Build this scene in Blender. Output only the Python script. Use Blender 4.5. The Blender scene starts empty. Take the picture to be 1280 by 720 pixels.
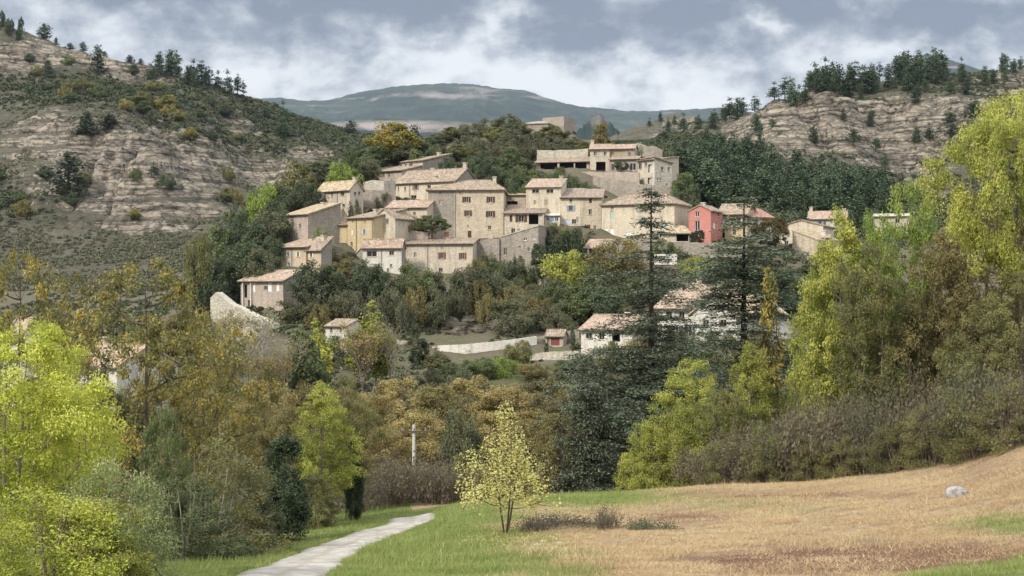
import bpy, math, random
import numpy as np
C = bpy.context.scene.collection
R = math.radians
F = 1758.0                      # focal length in pixels of the 1280 x 720 photograph

# ------------------------------------------------------------------ camera, sky, sun, exposure
cam = bpy.data.objects.new('camera', bpy.data.cameras.new('camera'))
C.objects.link(cam)
cam.location = (0, 0, 0)
cam.rotation_euler = (R(90), 0, 0)
cam.data.sensor_width = 36
cam.data.lens = 36 * F / 1280
cam.data.clip_start = 0.3
cam.data.clip_end = 40000
sc = bpy.context.scene
sc.camera = cam
sc.view_settings.view_transform = 'Standard'
sc.view_settings.look = 'None'
sc.view_settings.exposure = 0.75
sc.view_settings.gamma = 1
sc.view_settings.use_curve_mapping = False
sc.render.engine = 'CYCLES'
sc.cycles.max_bounces = 6
sc.cycles.diffuse_bounces = 3
sc.cycles.transmission_bounces = 3
sc.cycles.glossy_bounces = 2
sc.cycles.volume_bounces = 1
sc.cycles.transparent_max_bounces = 6
sc.cycles.use_denoising = True

HAZE = 3.0e-5
SUN_EL, SUN_AZ = R(38), R(222)      # azimuth clockwise from +Y: behind the camera, to its left

def N(nt, typ, **kw):
    n = nt.nodes.new(typ)
    for k, v in kw.items():
        if k == 'in_':
            for i, x in v.items():
                if isinstance(x, bpy.types.NodeSocket): nt.links.new(x, n.inputs[i])
                else: n.inputs[i].default_value = x
        else: setattr(n, k, v)
    return n
def MATH(nt, op, a, b=0.0, c=0.0):
    return N(nt, 'ShaderNodeMath', operation=op, in_={0: a, 1: b, 2: c}).outputs[0]
def MIX(nt, f, a, b, mode='MIX'):
    n = N(nt, 'ShaderNodeMix', data_type='RGBA', blend_type=mode)
    for i, v in ((0, f), (6, a), (7, b)):
        if isinstance(v, bpy.types.NodeSocket): nt.links.new(v, n.inputs[i])
        elif i == 0: n.inputs[i].default_value = v
        else: n.inputs[i].default_value = (*v[:3], 1)
    return n.outputs[2]
def RAMP(nt, f, stops, interp='LINEAR'):
    n = N(nt, 'ShaderNodeValToRGB', in_={0: f}); r = n.color_ramp; r.interpolation = interp
    while len(r.elements) < len(stops): r.elements.new(0.5)
    for e, (p, c) in zip(r.elements, stops):
        e.position = p; e.color = (*c[:3], 1) if not isinstance(c, (int, float)) else (c, c, c, 1)
    return n.outputs[0]
def NOISE(nt, vec, scale, detail=4, rough=0.6, dist=0.0):
    n = N(nt, 'ShaderNodeTexNoise', in_={'Scale': scale, 'Detail': detail, 'Roughness': rough, 'Distortion': dist})
    if vec is not None: nt.links.new(vec, n.inputs['Vector'])
    return n.outputs[0]

world = bpy.data.worlds.new('World'); sc.world = world; world.use_nodes = True
nt = world.node_tree; nt.nodes.clear()
sky = N(nt, 'ShaderNodeTexSky', sky_type='NISHITA', sun_disc=False, sun_elevation=SUN_EL, sun_rotation=SUN_AZ)
tc = N(nt, 'ShaderNodeTexCoord')
sp = N(nt, 'ShaderNodeSeparateXYZ', in_={0: tc.outputs['Generated']})
az = MATH(nt, 'ARCTAN2', sp.outputs[0], sp.outputs[1])
el = MATH(nt, 'ARCSINE', sp.outputs[2])
cv = N(nt, 'ShaderNodeCombineXYZ', in_={0: az, 1: MATH(nt, 'MULTIPLY', el, 1.5), 2: 0.0}).outputs[0]
w1 = NOISE(nt, cv, 14, 5, 0.6); w2 = NOISE(nt, N(nt, 'ShaderNodeVectorMath', operation='ADD', in_={0: cv, 1: (7.3, 2.1, 4.4)}).outputs[0], 14, 5, 0.6)
azw = MATH(nt, 'ADD', az, MATH(nt, 'MULTIPLY', MATH(nt, 'SUBTRACT', w1, 0.5), 0.11))
elw = MATH(nt, 'ADD', el, MATH(nt, 'MULTIPLY', MATH(nt, 'SUBTRACT', w2, 0.5), 0.05))
CLOUDS = [  # photo px, py, half width, half height, weight (+ darker, - brighter)
    (100, -12, 130, 24, .8), (330, -6, 150, 36, .8), (560, -6, 170, 34, .85), (715, 48, 78, 24, 1.0), (1090, 34, 210, 32, .6),
    (880, 25, 70, 34, .6), (1230, 14, 60, 40, .5), (960, 8, 120, 22, .35), (1160, -2, 90, 10, -.5), (1120, 14, 60, 8, -.35), (450, 70, 120, 30, .25), (380, 55, 60, 16, .25), (860, 106, 80, 16, .4),
    (590, 48, 60, 30, -.45), (660, 96, 210, 36, -.5), (945, 38, 26, 16, -.9), (940, 90, 120, 18, -.4), (320, 100, 60, 18, -.3),
    (150, 34, 110, 20, .1), (800, 118, 200, 14, -.3), (240, 40, 50, 40, .12), (1130, 68, 60, 10, -.3), (830, 70, 50, 25, -.25), (120, 60, 90, 15, -.15)]
tot = None
for px, py, sx, sy, w in CLOUDS:
    a0, e0 = math.atan((px - 640) / F), math.atan((360 - py) / F)
    da = MATH(nt, 'MULTIPLY', MATH(nt, 'SUBTRACT', azw, a0), F / sx)
    de = MATH(nt, 'MULTIPLY', MATH(nt, 'SUBTRACT', elw, e0), F / sy)
    d2 = MATH(nt, 'ADD', MATH(nt, 'POWER', MATH(nt, 'ABSOLUTE', da), 2.0), MATH(nt, 'POWER', MATH(nt, 'ABSOLUTE', de), 2.0))
    g = MATH(nt, 'MULTIPLY', MATH(nt, 'POWER', 2.718, MATH(nt, 'MULTIPLY', d2, -0.9)), w)
    tot = g if tot is None else MATH(nt, 'ADD', tot, g)
n3 = NOISE(nt, cv, 19, 9, 0.54, 0.15); n4 = NOISE(nt, cv, 55, 7, 0.6, 0.1)
dens = MATH(nt, 'ADD', MATH(nt, 'ADD', MATH(nt, 'MULTIPLY', tot, 0.72), 0.42), MATH(nt, 'ADD', MATH(nt, 'MULTIPLY', MATH(nt, 'SUBTRACT', n3, 0.5), 2.4), MATH(nt, 'MULTIPLY', MATH(nt, 'SUBTRACT', n4, 0.5), 0.4)))
ccol = RAMP(nt, dens, [(0.0, (0.80, 0.81, 0.82)), (0.22, (0.68, 0.70, 0.725)), (0.45, (0.48, 0.505, 0.545)), (0.68, (0.30, 0.33, 0.38)), (0.92, (0.205, 0.235, 0.29))])
b1 = N(nt, 'ShaderNodeBackground', in_={0: sky.outputs[0], 1: 0.08})
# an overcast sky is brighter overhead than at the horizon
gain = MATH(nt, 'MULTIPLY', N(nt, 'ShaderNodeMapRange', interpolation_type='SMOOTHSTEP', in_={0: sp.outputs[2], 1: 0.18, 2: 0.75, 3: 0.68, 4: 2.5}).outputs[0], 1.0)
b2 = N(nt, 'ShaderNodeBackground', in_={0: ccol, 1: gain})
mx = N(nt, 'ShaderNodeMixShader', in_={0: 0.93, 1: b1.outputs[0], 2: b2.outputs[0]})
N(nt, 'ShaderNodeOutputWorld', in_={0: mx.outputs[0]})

sun = bpy.data.objects.new('sun', bpy.data.lights.new('sun', 'SUN')); C.objects.link(sun)
sun.data.energy = 2.15
sun.data.angle = R(8)
sun.data.color = (1.0, 0.94, 0.84)
# light travels from the sun: azimuth SUN_AZ clockwise from +Y
sun.rotation_euler = (R(90) - SUN_EL, 0, -SUN_AZ + math.pi)

# ------------------------------------------------------------------ helpers
def tag(o, label=None, cat=None, group=None, kind=None):
    if label: o['label'] = label
    if cat: o['category'] = cat
    if group: o['group'] = group
    if kind: o['kind'] = kind
    return o
def empty(name, loc):
    o = bpy.data.objects.new(name, None); C.objects.link(o); o.location = loc; o.empty_display_size = 0.5
    return o
def npmesh(name, V, faces, mat=None, attrs=None, smooth=False):
    """V (n,3); faces: int array (m,k) or list of such arrays"""
    me = bpy.data.meshes.new(name)
    if not isinstance(faces, list): faces = [faces]
    faces = [f for f in faces if len(f)]
    V = np.asarray(V, np.float32)
    me.vertices.add(len(V)); me.vertices.foreach_set('co', V.ravel())
    nl = sum(f.size for f in faces); nf = sum(len(f) for f in faces)
    me.loops.add(nl); me.loops.foreach_set('vertex_index', np.concatenate([f.ravel() for f in faces]).astype(np.int32))
    st = np.concatenate([np.full(len(f), f.shape[1]) for f in faces]).astype(np.int32)
    me.polygons.add(nf); me.polygons.foreach_set('loop_start', np.concatenate([[0], np.cumsum(st)[:-1]]).astype(np.int32))
    me.polygons.foreach_set('use_smooth', np.full(nf, smooth))
    for k, (dom, a) in (attrs or {}).items():
        at = me.attributes.new(k, 'FLOAT', dom); at.data.foreach_set('value', np.asarray(a, np.float32))
    if mat: me.materials.append(mat)
    me.update(calc_edges=True)
    return me
def obj(name, me, parent=None, loc=None):
    o = bpy.data.objects.new(name, me); C.objects.link(o)
    if parent: o.parent = parent
    if loc is not None: o.location = loc
    return o
class MB:
    """collects polygons (lists of points); build() makes ONE mesh object"""
    def __init__(s): s.v = []; s.f = []
    def poly(s, pts):
        n = len(s.v); s.v += [tuple(p) for p in pts]; s.f.append(tuple(range(n, n + len(pts))))
    def box(s, o, ex, ey, ez, x0, x1, y0, y1, z0, z1):
        o, ex, ey, ez = map(np.asarray, (o, ex, ey, ez)); n = len(s.v)
        for z in (z0, z1):
            for x, y in ((x0, y0), (x1, y0), (x1, y1), (x0, y1)): s.v.append(tuple(o + ex * x + ey * y + ez * z))
        for f in ((0, 3, 2, 1), (4, 5, 6, 7), (0, 1, 5, 4), (1, 2, 6, 5), (2, 3, 7, 6), (3, 0, 4, 7)): s.f.append(tuple(n + i for i in f))
    def slab(s, top, thick):
        top = [np.asarray(p, float) for p in top]; low = [p - np.array([0, 0, thick]) for p in top]; k = len(top)
        s.poly(top); s.poly(low[::-1])
        for i in range(k): s.poly([low[i], low[(i + 1) % k], top[(i + 1) % k], top[i]])
    def tube(s, p0, p1, r0, r1, n=6):
        p0, p1 = np.asarray(p0, float), np.asarray(p1, float); d = p1 - p0; d /= np.linalg.norm(d) + 1e-9
        a = np.cross(d, [0, 0, 1.0] if abs(d[2]) < .9 else [1.0, 0, 0]); a /= np.linalg.norm(a); b = np.cross(d, a)
        A = [p0 + r0 * (a * math.cos(t) + b * math.sin(t)) for t in np.arange(n) * 2 * math.pi / n]
        B = [p1 + r1 * (a * math.cos(t) + b * math.sin(t)) for t in np.arange(n) * 2 * math.pi / n]
        for i in range(n): s.poly([A[i], A[(i + 1) % n], B[(i + 1) % n], B[i]])
        s.poly(A[::-1]); s.poly(B)
    def build(s, name, mat, parent=None, off=(0, 0, 0), smooth=False):
        off = np.asarray(off); me = bpy.data.meshes.new(name)
        me.from_pydata([tuple(np.asarray(p) - off) for p in s.v], [], s.f); me.materials.append(mat); me.update()
        if smooth: me.polygons.foreach_set('use_smooth', [True] * len(me.polygons))
        return obj(name, me, parent)

def vnoise(x, y, seed=0):
    xi, yi = np.floor(x).astype(np.int64), np.floor(y).astype(np.int64); fx, fy = x - xi, y - yi
    fx, fy = fx * fx * (3 - 2 * fx), fy * fy * (3 - 2 * fy)
    def h(a, b):
        n = (a * 374761393 + b * 668265263 + seed * 1442695041) & 0xffffffff
        n = ((n ^ (n >> 13)) * 1274126177) & 0xffffffff
        return ((n ^ (n >> 16)) & 0xffff) / 65535.0
    return (h(xi, yi) * (1 - fx) + h(xi + 1, yi) * fx) * (1 - fy) + (h(xi, yi + 1) * (1 - fx) + h(xi + 1, yi + 1) * fx) * fy
def fbm(x, y, oct=4, seed=0, g=0.5):
    s = 0; a = 1; t = 0
    for i in range(oct): s = s + a * vnoise(x * 2 ** i, y * 2 ** i, seed + i); t += a; a *= g
    return s / t
def sstep(a, b, x):
    t = np.clip((x - a) / (b - a), 0, 1); return t * t * (3 - 2 * t)
def P(px, py, Y): return np.array([(px - 640) / F * Y, Y, (360 - py) / F * Y])

# ------------------------------------------------------------------ materials
def mat(name):
    m = bpy.data.materials.new(name); m.use_nodes = True; m.node_tree.nodes.clear(); return m, m.node_tree
def finish(nt, col, rough=0.9, bump=None, bd=0.05, spec=0.2, metal=0.0):
    b = N(nt, 'ShaderNodeBsdfPrincipled', in_={'Base Color': col if isinstance(col, bpy.types.NodeSocket) else (*col[:3], 1), 'Roughness': rough, 'Specular IOR Level': spec, 'Metallic': metal})
    if bump is not None:
        bn = N(nt, 'ShaderNodeBump', in_={'Height': bump, 'Distance': bd, 'Strength': 1.0}); nt.links.new(bn.outputs[0], b.inputs['Normal'])
    N(nt, 'ShaderNodeOutputMaterial', in_={0: b.outputs[0]})
def geopos(nt): return N(nt, 'ShaderNodeNewGeometry').outputs['Position']
def sc3(nt, v, s): return N(nt, 'ShaderNodeVectorMath', operation='MULTIPLY', in_={0: v, 1: s}).outputs[0]

def plain(name, col, rough=0.7, var=0.15, spec=0.2):
    m, nt = mat(name); p = geopos(nt); n = NOISE(nt, p, 1.5, 5)
    finish(nt, MIX(nt, n, [c * (1 - var) for c in col], [min(1, c * (1 + var)) for c in col]), rough, spec=spec); return m
def wallmat(name, a, b, stone=0.0, stain=(0.16, 0.14, 0.11)):
    """render or rubble stone: two tones in large patches, rubble stones, grey weathering streaks"""
    m, nt = mat(name); p = geopos(nt)
    col = MIX(nt, RAMP(nt, NOISE(nt, p, 0.35, 5, 0.65), [(0.35, 0), (0.65, 1)]), a, b)
    vo = N(nt, 'ShaderNodeTexVoronoi', in_={'Scale': 2.6, 'Randomness': 1.0}); nt.links.new(sc3(nt, p, (1, 1, 1.5)), vo.inputs['Vector'])
    tone = MATH(nt, 'MULTIPLY', N(nt, 'ShaderNodeSeparateColor', in_={0: vo.outputs['Color']}).outputs[0], 1.0)
    col = MIX(nt, MATH(nt, 'MULTIPLY', tone, stone), col, [x * 0.45 for x in a])
    st = RAMP(nt, NOISE(nt, sc3(nt, p, (1.3, 1.3, 0.22)), 1.0, 5, 0.7), [(0.48, 0), (0.72, 1)])
    col = MIX(nt, MATH(nt, 'MULTIPLY', st, 0.5), col, stain)
    col = MIX(nt, 1.0, col, RAMP(nt, NOISE(nt, p, 6, 4, 0.7), [(0.3, 0.74), (0.7, 1.2)]), 'MULTIPLY')
    finish(nt, col, 0.95, MATH(nt, 'ADD', vo.outputs['Distance'], NOISE(nt, p, 9, 3)), 0.03 + 0.05 * stone); return m
def roofmat(name, a, b, c):
    m, nt = mat(name); p = geopos(nt)
    col = RAMP(nt, NOISE(nt, p, 0.9, 6, 0.75), [(0.3, a), (0.5, b), (0.7, c)])
    vo = N(nt, 'ShaderNodeTexVoronoi', in_={'Scale': 3.2}); nt.links.new(p, vo.inputs['Vector'])
    t = N(nt, 'ShaderNodeSeparateColor', in_={0: vo.outputs['Color']}).outputs[1]
    col = MIX(nt, 1.0, col, RAMP(nt, t, [(0, 0.6), (1, 1.25)]), 'MULTIPLY')
    col = MIX(nt, RAMP(nt, NOISE(nt, p, 0.5, 4, 0.7), [(0.5, 0), (0.75, 0.55)]), col, (0.17, 0.155, 0.12))
    w = N(nt, 'ShaderNodeTexWave', wave_type='BANDS', bands_direction='X', in_={'Scale': 1.3, 'Distortion': 1.0}); nt.links.new(p, w.inputs['Vector'])
    finish(nt, col, 0.9, MATH(nt, 'ADD', w.outputs[1], NOISE(nt, p, 5, 3)), 0.08); return m

def leafmat(name, stops, transl=0.30, var=0.35, nscale=0.35, kl=0.45, kn=0.95):
    """leaf colours: per-leaf variation plus slow variation from clump to clump"""
    m, nt = mat(name)
    at = N(nt, 'ShaderNodeAttribute', attribute_name='rnd').outputs['Fac']
    p = geopos(nt)
    n = NOISE(nt, p, nscale, 3, 0.6)
    oi = N(nt, 'ShaderNodeObjectInfo').outputs['Random']
    f = MATH(nt, 'ADD', MATH(nt, 'MULTIPLY', at, kl), MATH(nt, 'MULTIPLY', MATH(nt, 'SUBTRACT', n, 0.22), kn))
    k = len(stops)
    col = RAMP(nt, f, [(i / (k - 1) * 0.8 + 0.1, s) for i, s in enumerate(stops)])
    col = MIX(nt, 1.0, col, RAMP(nt, oi, [(0, 1 - var * .5), (1, 1 + var * .5)]), 'MULTIPLY')
    d = N(nt, 'ShaderNodeBsdfPrincipled', in_={'Base Color': col, 'Roughness': 0.65, 'Specular IOR Level': 0.25})
    t = N(nt, 'ShaderNodeBsdfTranslucent', in_={0: col})
    ms = N(nt, 'ShaderNodeMixShader', in_={0: transl, 1: d.outputs[0], 2: t.outputs[0]})
    N(nt, 'ShaderNodeOutputMaterial', in_={0: ms.outputs[0]}); return m

M = {}
M['cream'] = wallmat('cream_render', (0.63, 0.545, 0.405), (0.56, 0.48, 0.365), 0.10)
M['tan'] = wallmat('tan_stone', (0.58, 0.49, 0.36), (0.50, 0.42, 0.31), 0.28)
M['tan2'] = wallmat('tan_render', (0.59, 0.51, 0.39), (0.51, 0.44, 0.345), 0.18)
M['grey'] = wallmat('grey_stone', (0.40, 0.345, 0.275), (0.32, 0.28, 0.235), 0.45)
M['pink'] = wallmat('pinkish_stone', (0.50, 0.41, 0.33), (0.42, 0.35, 0.285), 0.3)
M['white'] = wallmat('white_render', (0.66, 0.62, 0.54), (0.56, 0.52, 0.45), 0.05)
M['yellow'] = wallmat('yellow_render', (0.56, 0.45, 0.26), (0.50, 0.40, 0.25), 0.06)
M['peach'] = wallmat('peach_render', (0.56, 0.42, 0.28), (0.55, 0.45, 0.32), 0.06)
M['red'] = wallmat('red_render', (0.50, 0.20, 0.165), (0.53, 0.235, 0.195), 0.05, (0.3, 0.16, 0.13))
M['pale'] = wallmat('pale_stone', (0.58, 0.53, 0.42), (0.46, 0.42, 0.34), 0.5, (0.2, 0.19, 0.16))
M['roof'] = roofmat('tan_canal_tile', (0.40, 0.305, 0.215), (0.33, 0.255, 0.185), (0.46, 0.36, 0.255))
M['roofr'] = roofmat('rosy_canal_tile', (0.47, 0.345, 0.255), (0.41, 0.295, 0.215), (0.53, 0.41, 0.31))
M['roofd'] = roofmat('weathered_canal_tile', (0.30, 0.235, 0.175), (0.35, 0.27, 0.20), (0.26, 0.21, 0.165))
M['roofy'] = roofmat('pale_ochre_tile', (0.50, 0.40, 0.25), (0.44, 0.34, 0.22), (0.54, 0.44, 0.29))
M['roofred'] = roofmat('red_tile', (0.45, 0.235, 0.18), (0.41, 0.22, 0.165), (0.50, 0.30, 0.225))
M['glass'] = plain('dark_glass', (0.018, 0.018, 0.02), 0.15, 0.1, 0.5)
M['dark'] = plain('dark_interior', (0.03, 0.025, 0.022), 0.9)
M['frame'] = plain('window_frame', (0.42, 0.36, 0.29), 0.6)
M['fwhite'] = plain('white_frame', (0.72, 0.70, 0.66), 0.6)
SH = {'brown': (0.10, 0.05, 0.035), 'red': (0.20, 0.07, 0.055), 'blue': (0.24, 0.30, 0.42), 'ltblue': (0.45, 0.52, 0.60), 'grey': (0.25, 0.23, 0.2),
      'white': (0.74, 0.72, 0.68), 'green': (0.40, 0.47, 0.40), 'wood': (0.25, 0.12, 0.07), 'dgreen': (0.03, 0.06, 0.035), 'tanw': (0.34, 0.27, 0.19)}
for k, c in SH.items(): M['sh_' + k] = plain(k + '_painted_wood', c, 0.7)
M['bark'] = plain('brown_bark', (0.10, 0.075, 0.055), 0.95, 0.4)
M['barkg'] = plain('grey_bark', (0.21, 0.18, 0.145), 0.95, 0.35)
M['barkd'] = plain('dark_bark', (0.05, 0.04, 0.032), 0.95, 0.4)
M['twig'] = plain('brown_twigs', (0.19, 0.145, 0.112), 0.95, 0.4)
M['twigg'] = plain('grey_twigs', (0.30, 0.26, 0.205), 0.95, 0.35)
M['twigp'] = plain('purple_brown_twigs', (0.17, 0.13, 0.108), 0.95, 0.4)
L = {}
L['lime'] = leafmat('lime_leaves', [(0.12, 0.145, 0.035), (0.31, 0.325, 0.065), (0.53, 0.505, 0.12)])
L['bright'] = leafmat('bright_yellow_green_leaves', [(0.17, 0.21, 0.035), (0.39, 0.42, 0.06), (0.60, 0.59, 0.11)])
L['limegreen'] = leafmat('fresh_green_leaves', [(0.11, 0.17, 0.035), (0.23, 0.30, 0.06), (0.36, 0.40, 0.09)])
L['yellow'] = leafmat('yellow_leaves', [(0.38, 0.35, 0.09), (0.56, 0.52, 0.17), (0.65, 0.61, 0.28)])
L['gold'] = leafmat('gold_leaves', [(0.075, 0.09, 0.035), (0.14, 0.145, 0.05), (0.20, 0.185, 0.06), (0.30, 0.245, 0.065), (0.48, 0.36, 0.08)], kl=.75, kn=.55)
L['olive'] = leafmat('olive_leaves', [(0.10, 0.108, 0.042), (0.175, 0.172, 0.062), (0.255, 0.235, 0.08)])
L['rust'] = leafmat('rusty_leaves', [(0.16, 0.135, 0.055), (0.27, 0.215, 0.08), (0.37, 0.295, 0.11), (0.31, 0.275, 0.11)])
L['brown'] = leafmat('brown_olive_leaves', [(0.12, 0.11, 0.045), (0.20, 0.17, 0.065), (0.28, 0.235, 0.085)])
L['green'] = leafmat('green_leaves', [(0.07, 0.095, 0.038), (0.115, 0.14, 0.054), (0.175, 0.20, 0.07)])
L['deep'] = leafmat('deep_green_leaves', [(0.05, 0.072, 0.036), (0.088, 0.112, 0.054), (0.135, 0.158, 0.074)])
L['dull'] = leafmat('dull_green_leaves', [(0.075, 0.083, 0.044), (0.12, 0.125, 0.063), (0.17, 0.165, 0.085)])
L['ivy'] = leafmat('ivy_leaves', [(0.022, 0.036, 0.017), (0.038, 0.058, 0.025), (0.07, 0.092, 0.038)], 0.15)
L['pale'] = leafmat('pale_buff_leaves', [(0.15, 0.15, 0.07), (0.25, 0.235, 0.115), (0.38, 0.345, 0.19)])
L['greygreen'] = leafmat('grey_green_leaves', [(0.13, 0.165, 0.06), (0.25, 0.29, 0.11), (0.42, 0.45, 0.20)])
L['cedar'] = leafmat('blue_green_needles', [(0.06, 0.082, 0.045), (0.105, 0.13, 0.076), (0.20, 0.225, 0.15)], 0.1)
L['pine'] = leafmat('pine_needles', [(0.035, 0.06, 0.03), (0.065, 0.095, 0.048), (0.12, 0.15, 0.07)], 0.1, .7)
L['scrub'] = leafmat('scrub_leaves', [(0.075, 0.078, 0.045), (0.12, 0.12, 0.066), (0.18, 0.168, 0.095)], 0.15, 0, 0.05)
L['scrubg'] = leafmat('green_scrub_leaves', [(0.036, 0.05, 0.025), (0.06, 0.077, 0.034), (0.13, 0.135, 0.05)], 0.15, 0, 0.05)
L['orange'] = leafmat('orange_green_leaves', [(0.08, 0.10, 0.025), (0.22, 0.20, 0.04), (0.36, 0.23, 0.05)], nscale=0.25)
L['thicket'] = leafmat('thicket_leaves', [(0.10, 0.085, 0.058), (0.155, 0.13, 0.082), (0.20, 0.18, 0.09)])
L['clip'] = leafmat('clipped_leaves', [(0.08, 0.06, 0.02), (0.13, 0.09, 0.03), (0.10, 0.10, 0.03)])
L['grass'] = leafmat('grass_blades', [(0.15, 0.20, 0.05), (0.26, 0.30, 0.085), (0.40, 0.40, 0.16)], kl=.5, kn=1.1) if False else leafmat('grass_blades', [(0.15, 0.20, 0.05), (0.25, 0.295, 0.085), (0.40, 0.40, 0.16)], 0.3, 0, 0.4)
L['straw'] = leafmat('straw_blades', [(0.36, 0.24, 0.13), (0.50, 0.37, 0.21), (0.62, 0.52, 0.30)], 0.3, 0, 0.25)
# ------------------------------------------------------------------ terrain: one height function
PROF = {
 -300: [(38,735),(60,715),(80,690),(120,610),(160,530),(220,470),(300,420),(420,345),(500,240),(600,130),(700,30),(740,5),(900,60)],
 0: [(38,728),(60,712),(80,690),(120,610),(160,540),(220,455),(300,400),(380,345),(420,318),(460,270),(500,215),(540,170),(600,118),(640,85),(655,52),(680,30),(900,120)],
 60: [(38,725),(60,706),(80,685),(120,610),(160,540),(220,455),(300,395),(390,338),(425,312),(458,262),(490,205),(515,165),(560,140),(620,105),(648,88),(660,66),(690,58),(900,130)],
 160: [(38,722),(60,700),(80,680),(120,610),(160,540),(220,450),(300,390),(400,330),(430,305),(455,262),(480,205),(505,160),(520,142),(560,138),(620,115),(650,100),(662,85),(690,82),(900,140)],
 240: [(38,720),(60,695),(75,672),(100,640),(140,560),(180,480),(220,420),(260,385),(330,355),(420,310),(450,275),(480,240),(510,195),(540,165),(580,140),(640,112),(670,104),(900,150)],
 310: [(38,720),(60,690),(75,662),(100,625),(140,550),(180,470),(210,410),(228,372),(245,345),(262,332),(300,330),(420,300),(480,262),(540,222),(600,170),(650,135),(675,122),(900,170)],
 370: [(38,720),(60,680),(75,656),(100,630),(140,550),(180,480),(205,420),(218,385),(226,345),(234,302),(248,290),(262,262),(290,240),(330,250),(420,270),(500,230),(580,185),(650,155),(690,148),(900,180)],
 440: [(38,720),(52,690),(75,653),(100,630),(140,550),(180,480),(200,440),(215,390),(228,345),(240,310),(252,275),(262,252),(280,225),(310,205),(340,215),(450,230),(560,200),(650,172),(700,165),(900,190)],
 520: [(38,720),(52,690),(75,650),(100,620),(140,550),(180,480),(198,452),(205,430),(218,395),(228,360),(238,341),(246,300),(256,280),(264,248),(274,240),(284,218),(300,200),(330,185),(360,195),(500,215),(700,182),(900,200)],
 580: [(38,720),(52,680),(75,630),(85,628),(100,640),(140,550),(180,470),(199,450),(205,428),(218,398),(228,365),(238,341),(244,300),(258,298),(268,250),(290,215),(315,180),(340,170),(370,190),(600,190),(900,200)],
 640: [(38,720),(52,672),(75,628),(85,622),(100,640),(140,560),(180,475),(200,440),(205,425),(218,400),(230,372),(240,345),(246,300),(262,280),(280,235),(300,205),(325,168),(345,163),(380,190),(600,195),(900,200)],
 700: [(38,720),(52,670),(75,624),(85,617),(100,640),(140,560),(180,475),(200,445),(206,425),(220,400),(232,370),(240,330),(248,285),(262,258),(278,230),(288,214),(305,200),(325,178),(345,165),(380,190),(900,200)],
 780: [(38,720),(52,668),(75,622),(85,613),(100,640),(140,570),(170,500),(190,450),(205,425),(222,385),(236,345),(245,297),(258,285),(272,256),(284,232),(289,214),(310,205),(330,190),(350,185),(380,200),(600,190),(800,168),(1000,190)],
 850: [(38,720),(52,665),(75,612),(84,608),(100,640),(140,560),(170,480),(188,425),(205,395),(225,350),(243,302),(255,295),(265,262),(280,245),(295,240),(320,240),(380,230),(450,195),(520,170),(600,162),(700,158),(780,139),(810,138),(1000,180)],
 920: [(38,720),(52,660),(75,606),(83,603),(100,635),(140,560),(170,480),(188,430),(205,395),(228,345),(243,304),(258,292),(275,285),(300,278),(340,260),(400,225),(450,190),(500,165),(540,148),(560,143),(700,165),(1000,190)],
 1000: [(38,720),(52,650),(72,606),(80,602),(100,630),(140,560),(170,480),(195,425),(215,380),(232,325),(250,300),(280,285),(330,270),(380,240),(430,205),(470,170),(500,135),(530,115),(560,107),(700,150),(1000,190)],
 1100: [(38,722),(52,640),(68,600),(78,592),(100,620),(140,550),(180,460),(220,370),(250,320),(300,280),(350,262),(400,235),(450,200),(490,160),(520,125),(540,107),(580,103),(800,150)],
 1200: [(38,715),(52,622),(64,588),(74,575),(100,600),(140,540),(200,420),(260,320),(320,280),(400,240),(450,200),(500,150),(540,115),(570,102),(620,98),(800,140)],
 1280: [(38,705),(52,600),(62,562),(72,545),(100,560),(140,510),(200,400),(260,320),(320,280),(400,230),(460,180),(520,125),(570,95),(620,85),(800,120)],
 1600: [(38,640),(52,540),(62,500),(80,480),(140,460),(260,320),(400,220),(570,80),(620,70),(800,100)],
}
TPX = np.arange(-400, 1761, 4.0); TY = np.arange(-60, 1201, 1.0)
def build_table():
    cols = sorted(PROF); Z = []
    for c in cols:
        pts = PROF[c]; ys = [-60, 0] + [p[0] for p in pts] + [1200]
        zs = [-1.2, -1.7] + [(360 - p[1]) / F * p[0] for p in pts]; zs.append(zs[-1] - 20)
        Z.append(np.interp(TY, ys, zs))
    Z = np.array(Z)
    T = np.array([[0.0]]) if False else np.stack([np.interp(TPX, cols, Z[:, j]) for j in range(len(TY))], 1)
    def smooth(A, s, ax):
        k = np.exp(-0.5 * (np.arange(-int(3 * s), int(3 * s) + 1) / s) ** 2); k /= k.sum(); n = len(k) // 2
        A2 = np.concatenate([np.repeat(np.take(A, [0], ax), n, ax), A, np.repeat(np.take(A, [-1], ax), n, ax)], ax)
        return np.apply_along_axis(lambda v: np.convolve(v, k, 'valid'), ax, A2)
    T = smooth(T, 4.0, 0)
    Ts = smooth(T, 1.6, 1)
    return Ts
TAB = build_table()
PADS = []
ROCKS = [  # where bare bedded marl shows on the hillsides: centre, half sizes, tilt, weight
    (165, 205, 120, 62, 0, 1.1), (240, 235, 80, 40, 25, .7), (30, 72, 60, 20, 8, 1.1), (135, 76, 70, 17, 10, 1.0), (215, 285, 70, 22, 12, .55), (175, 270, 60, 18, 0, .7), (60, 160, 66, 22, -12, .65),
    (340, 205, 60, 28, 20, .75), (395, 190, 44, 18, 15, .65), (300, 150, 44, 12, 20, .55),
    (1060, 150, 125, 42, 4, 1.1), (960, 165, 70, 25, -8, .9), (1120, 190, 80, 35, 10, .8), (1190, 150, 70, 45, 0, .7), (1165, 230, 50, 30, 20, .55), (1260, 105, 50, 25, 0, .6),
    (850, 155, 42, 13, -12, .9), (1000, 190, 60, 14, 0, .6), (1260, 200, 60, 60, 0, .4)]
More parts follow.
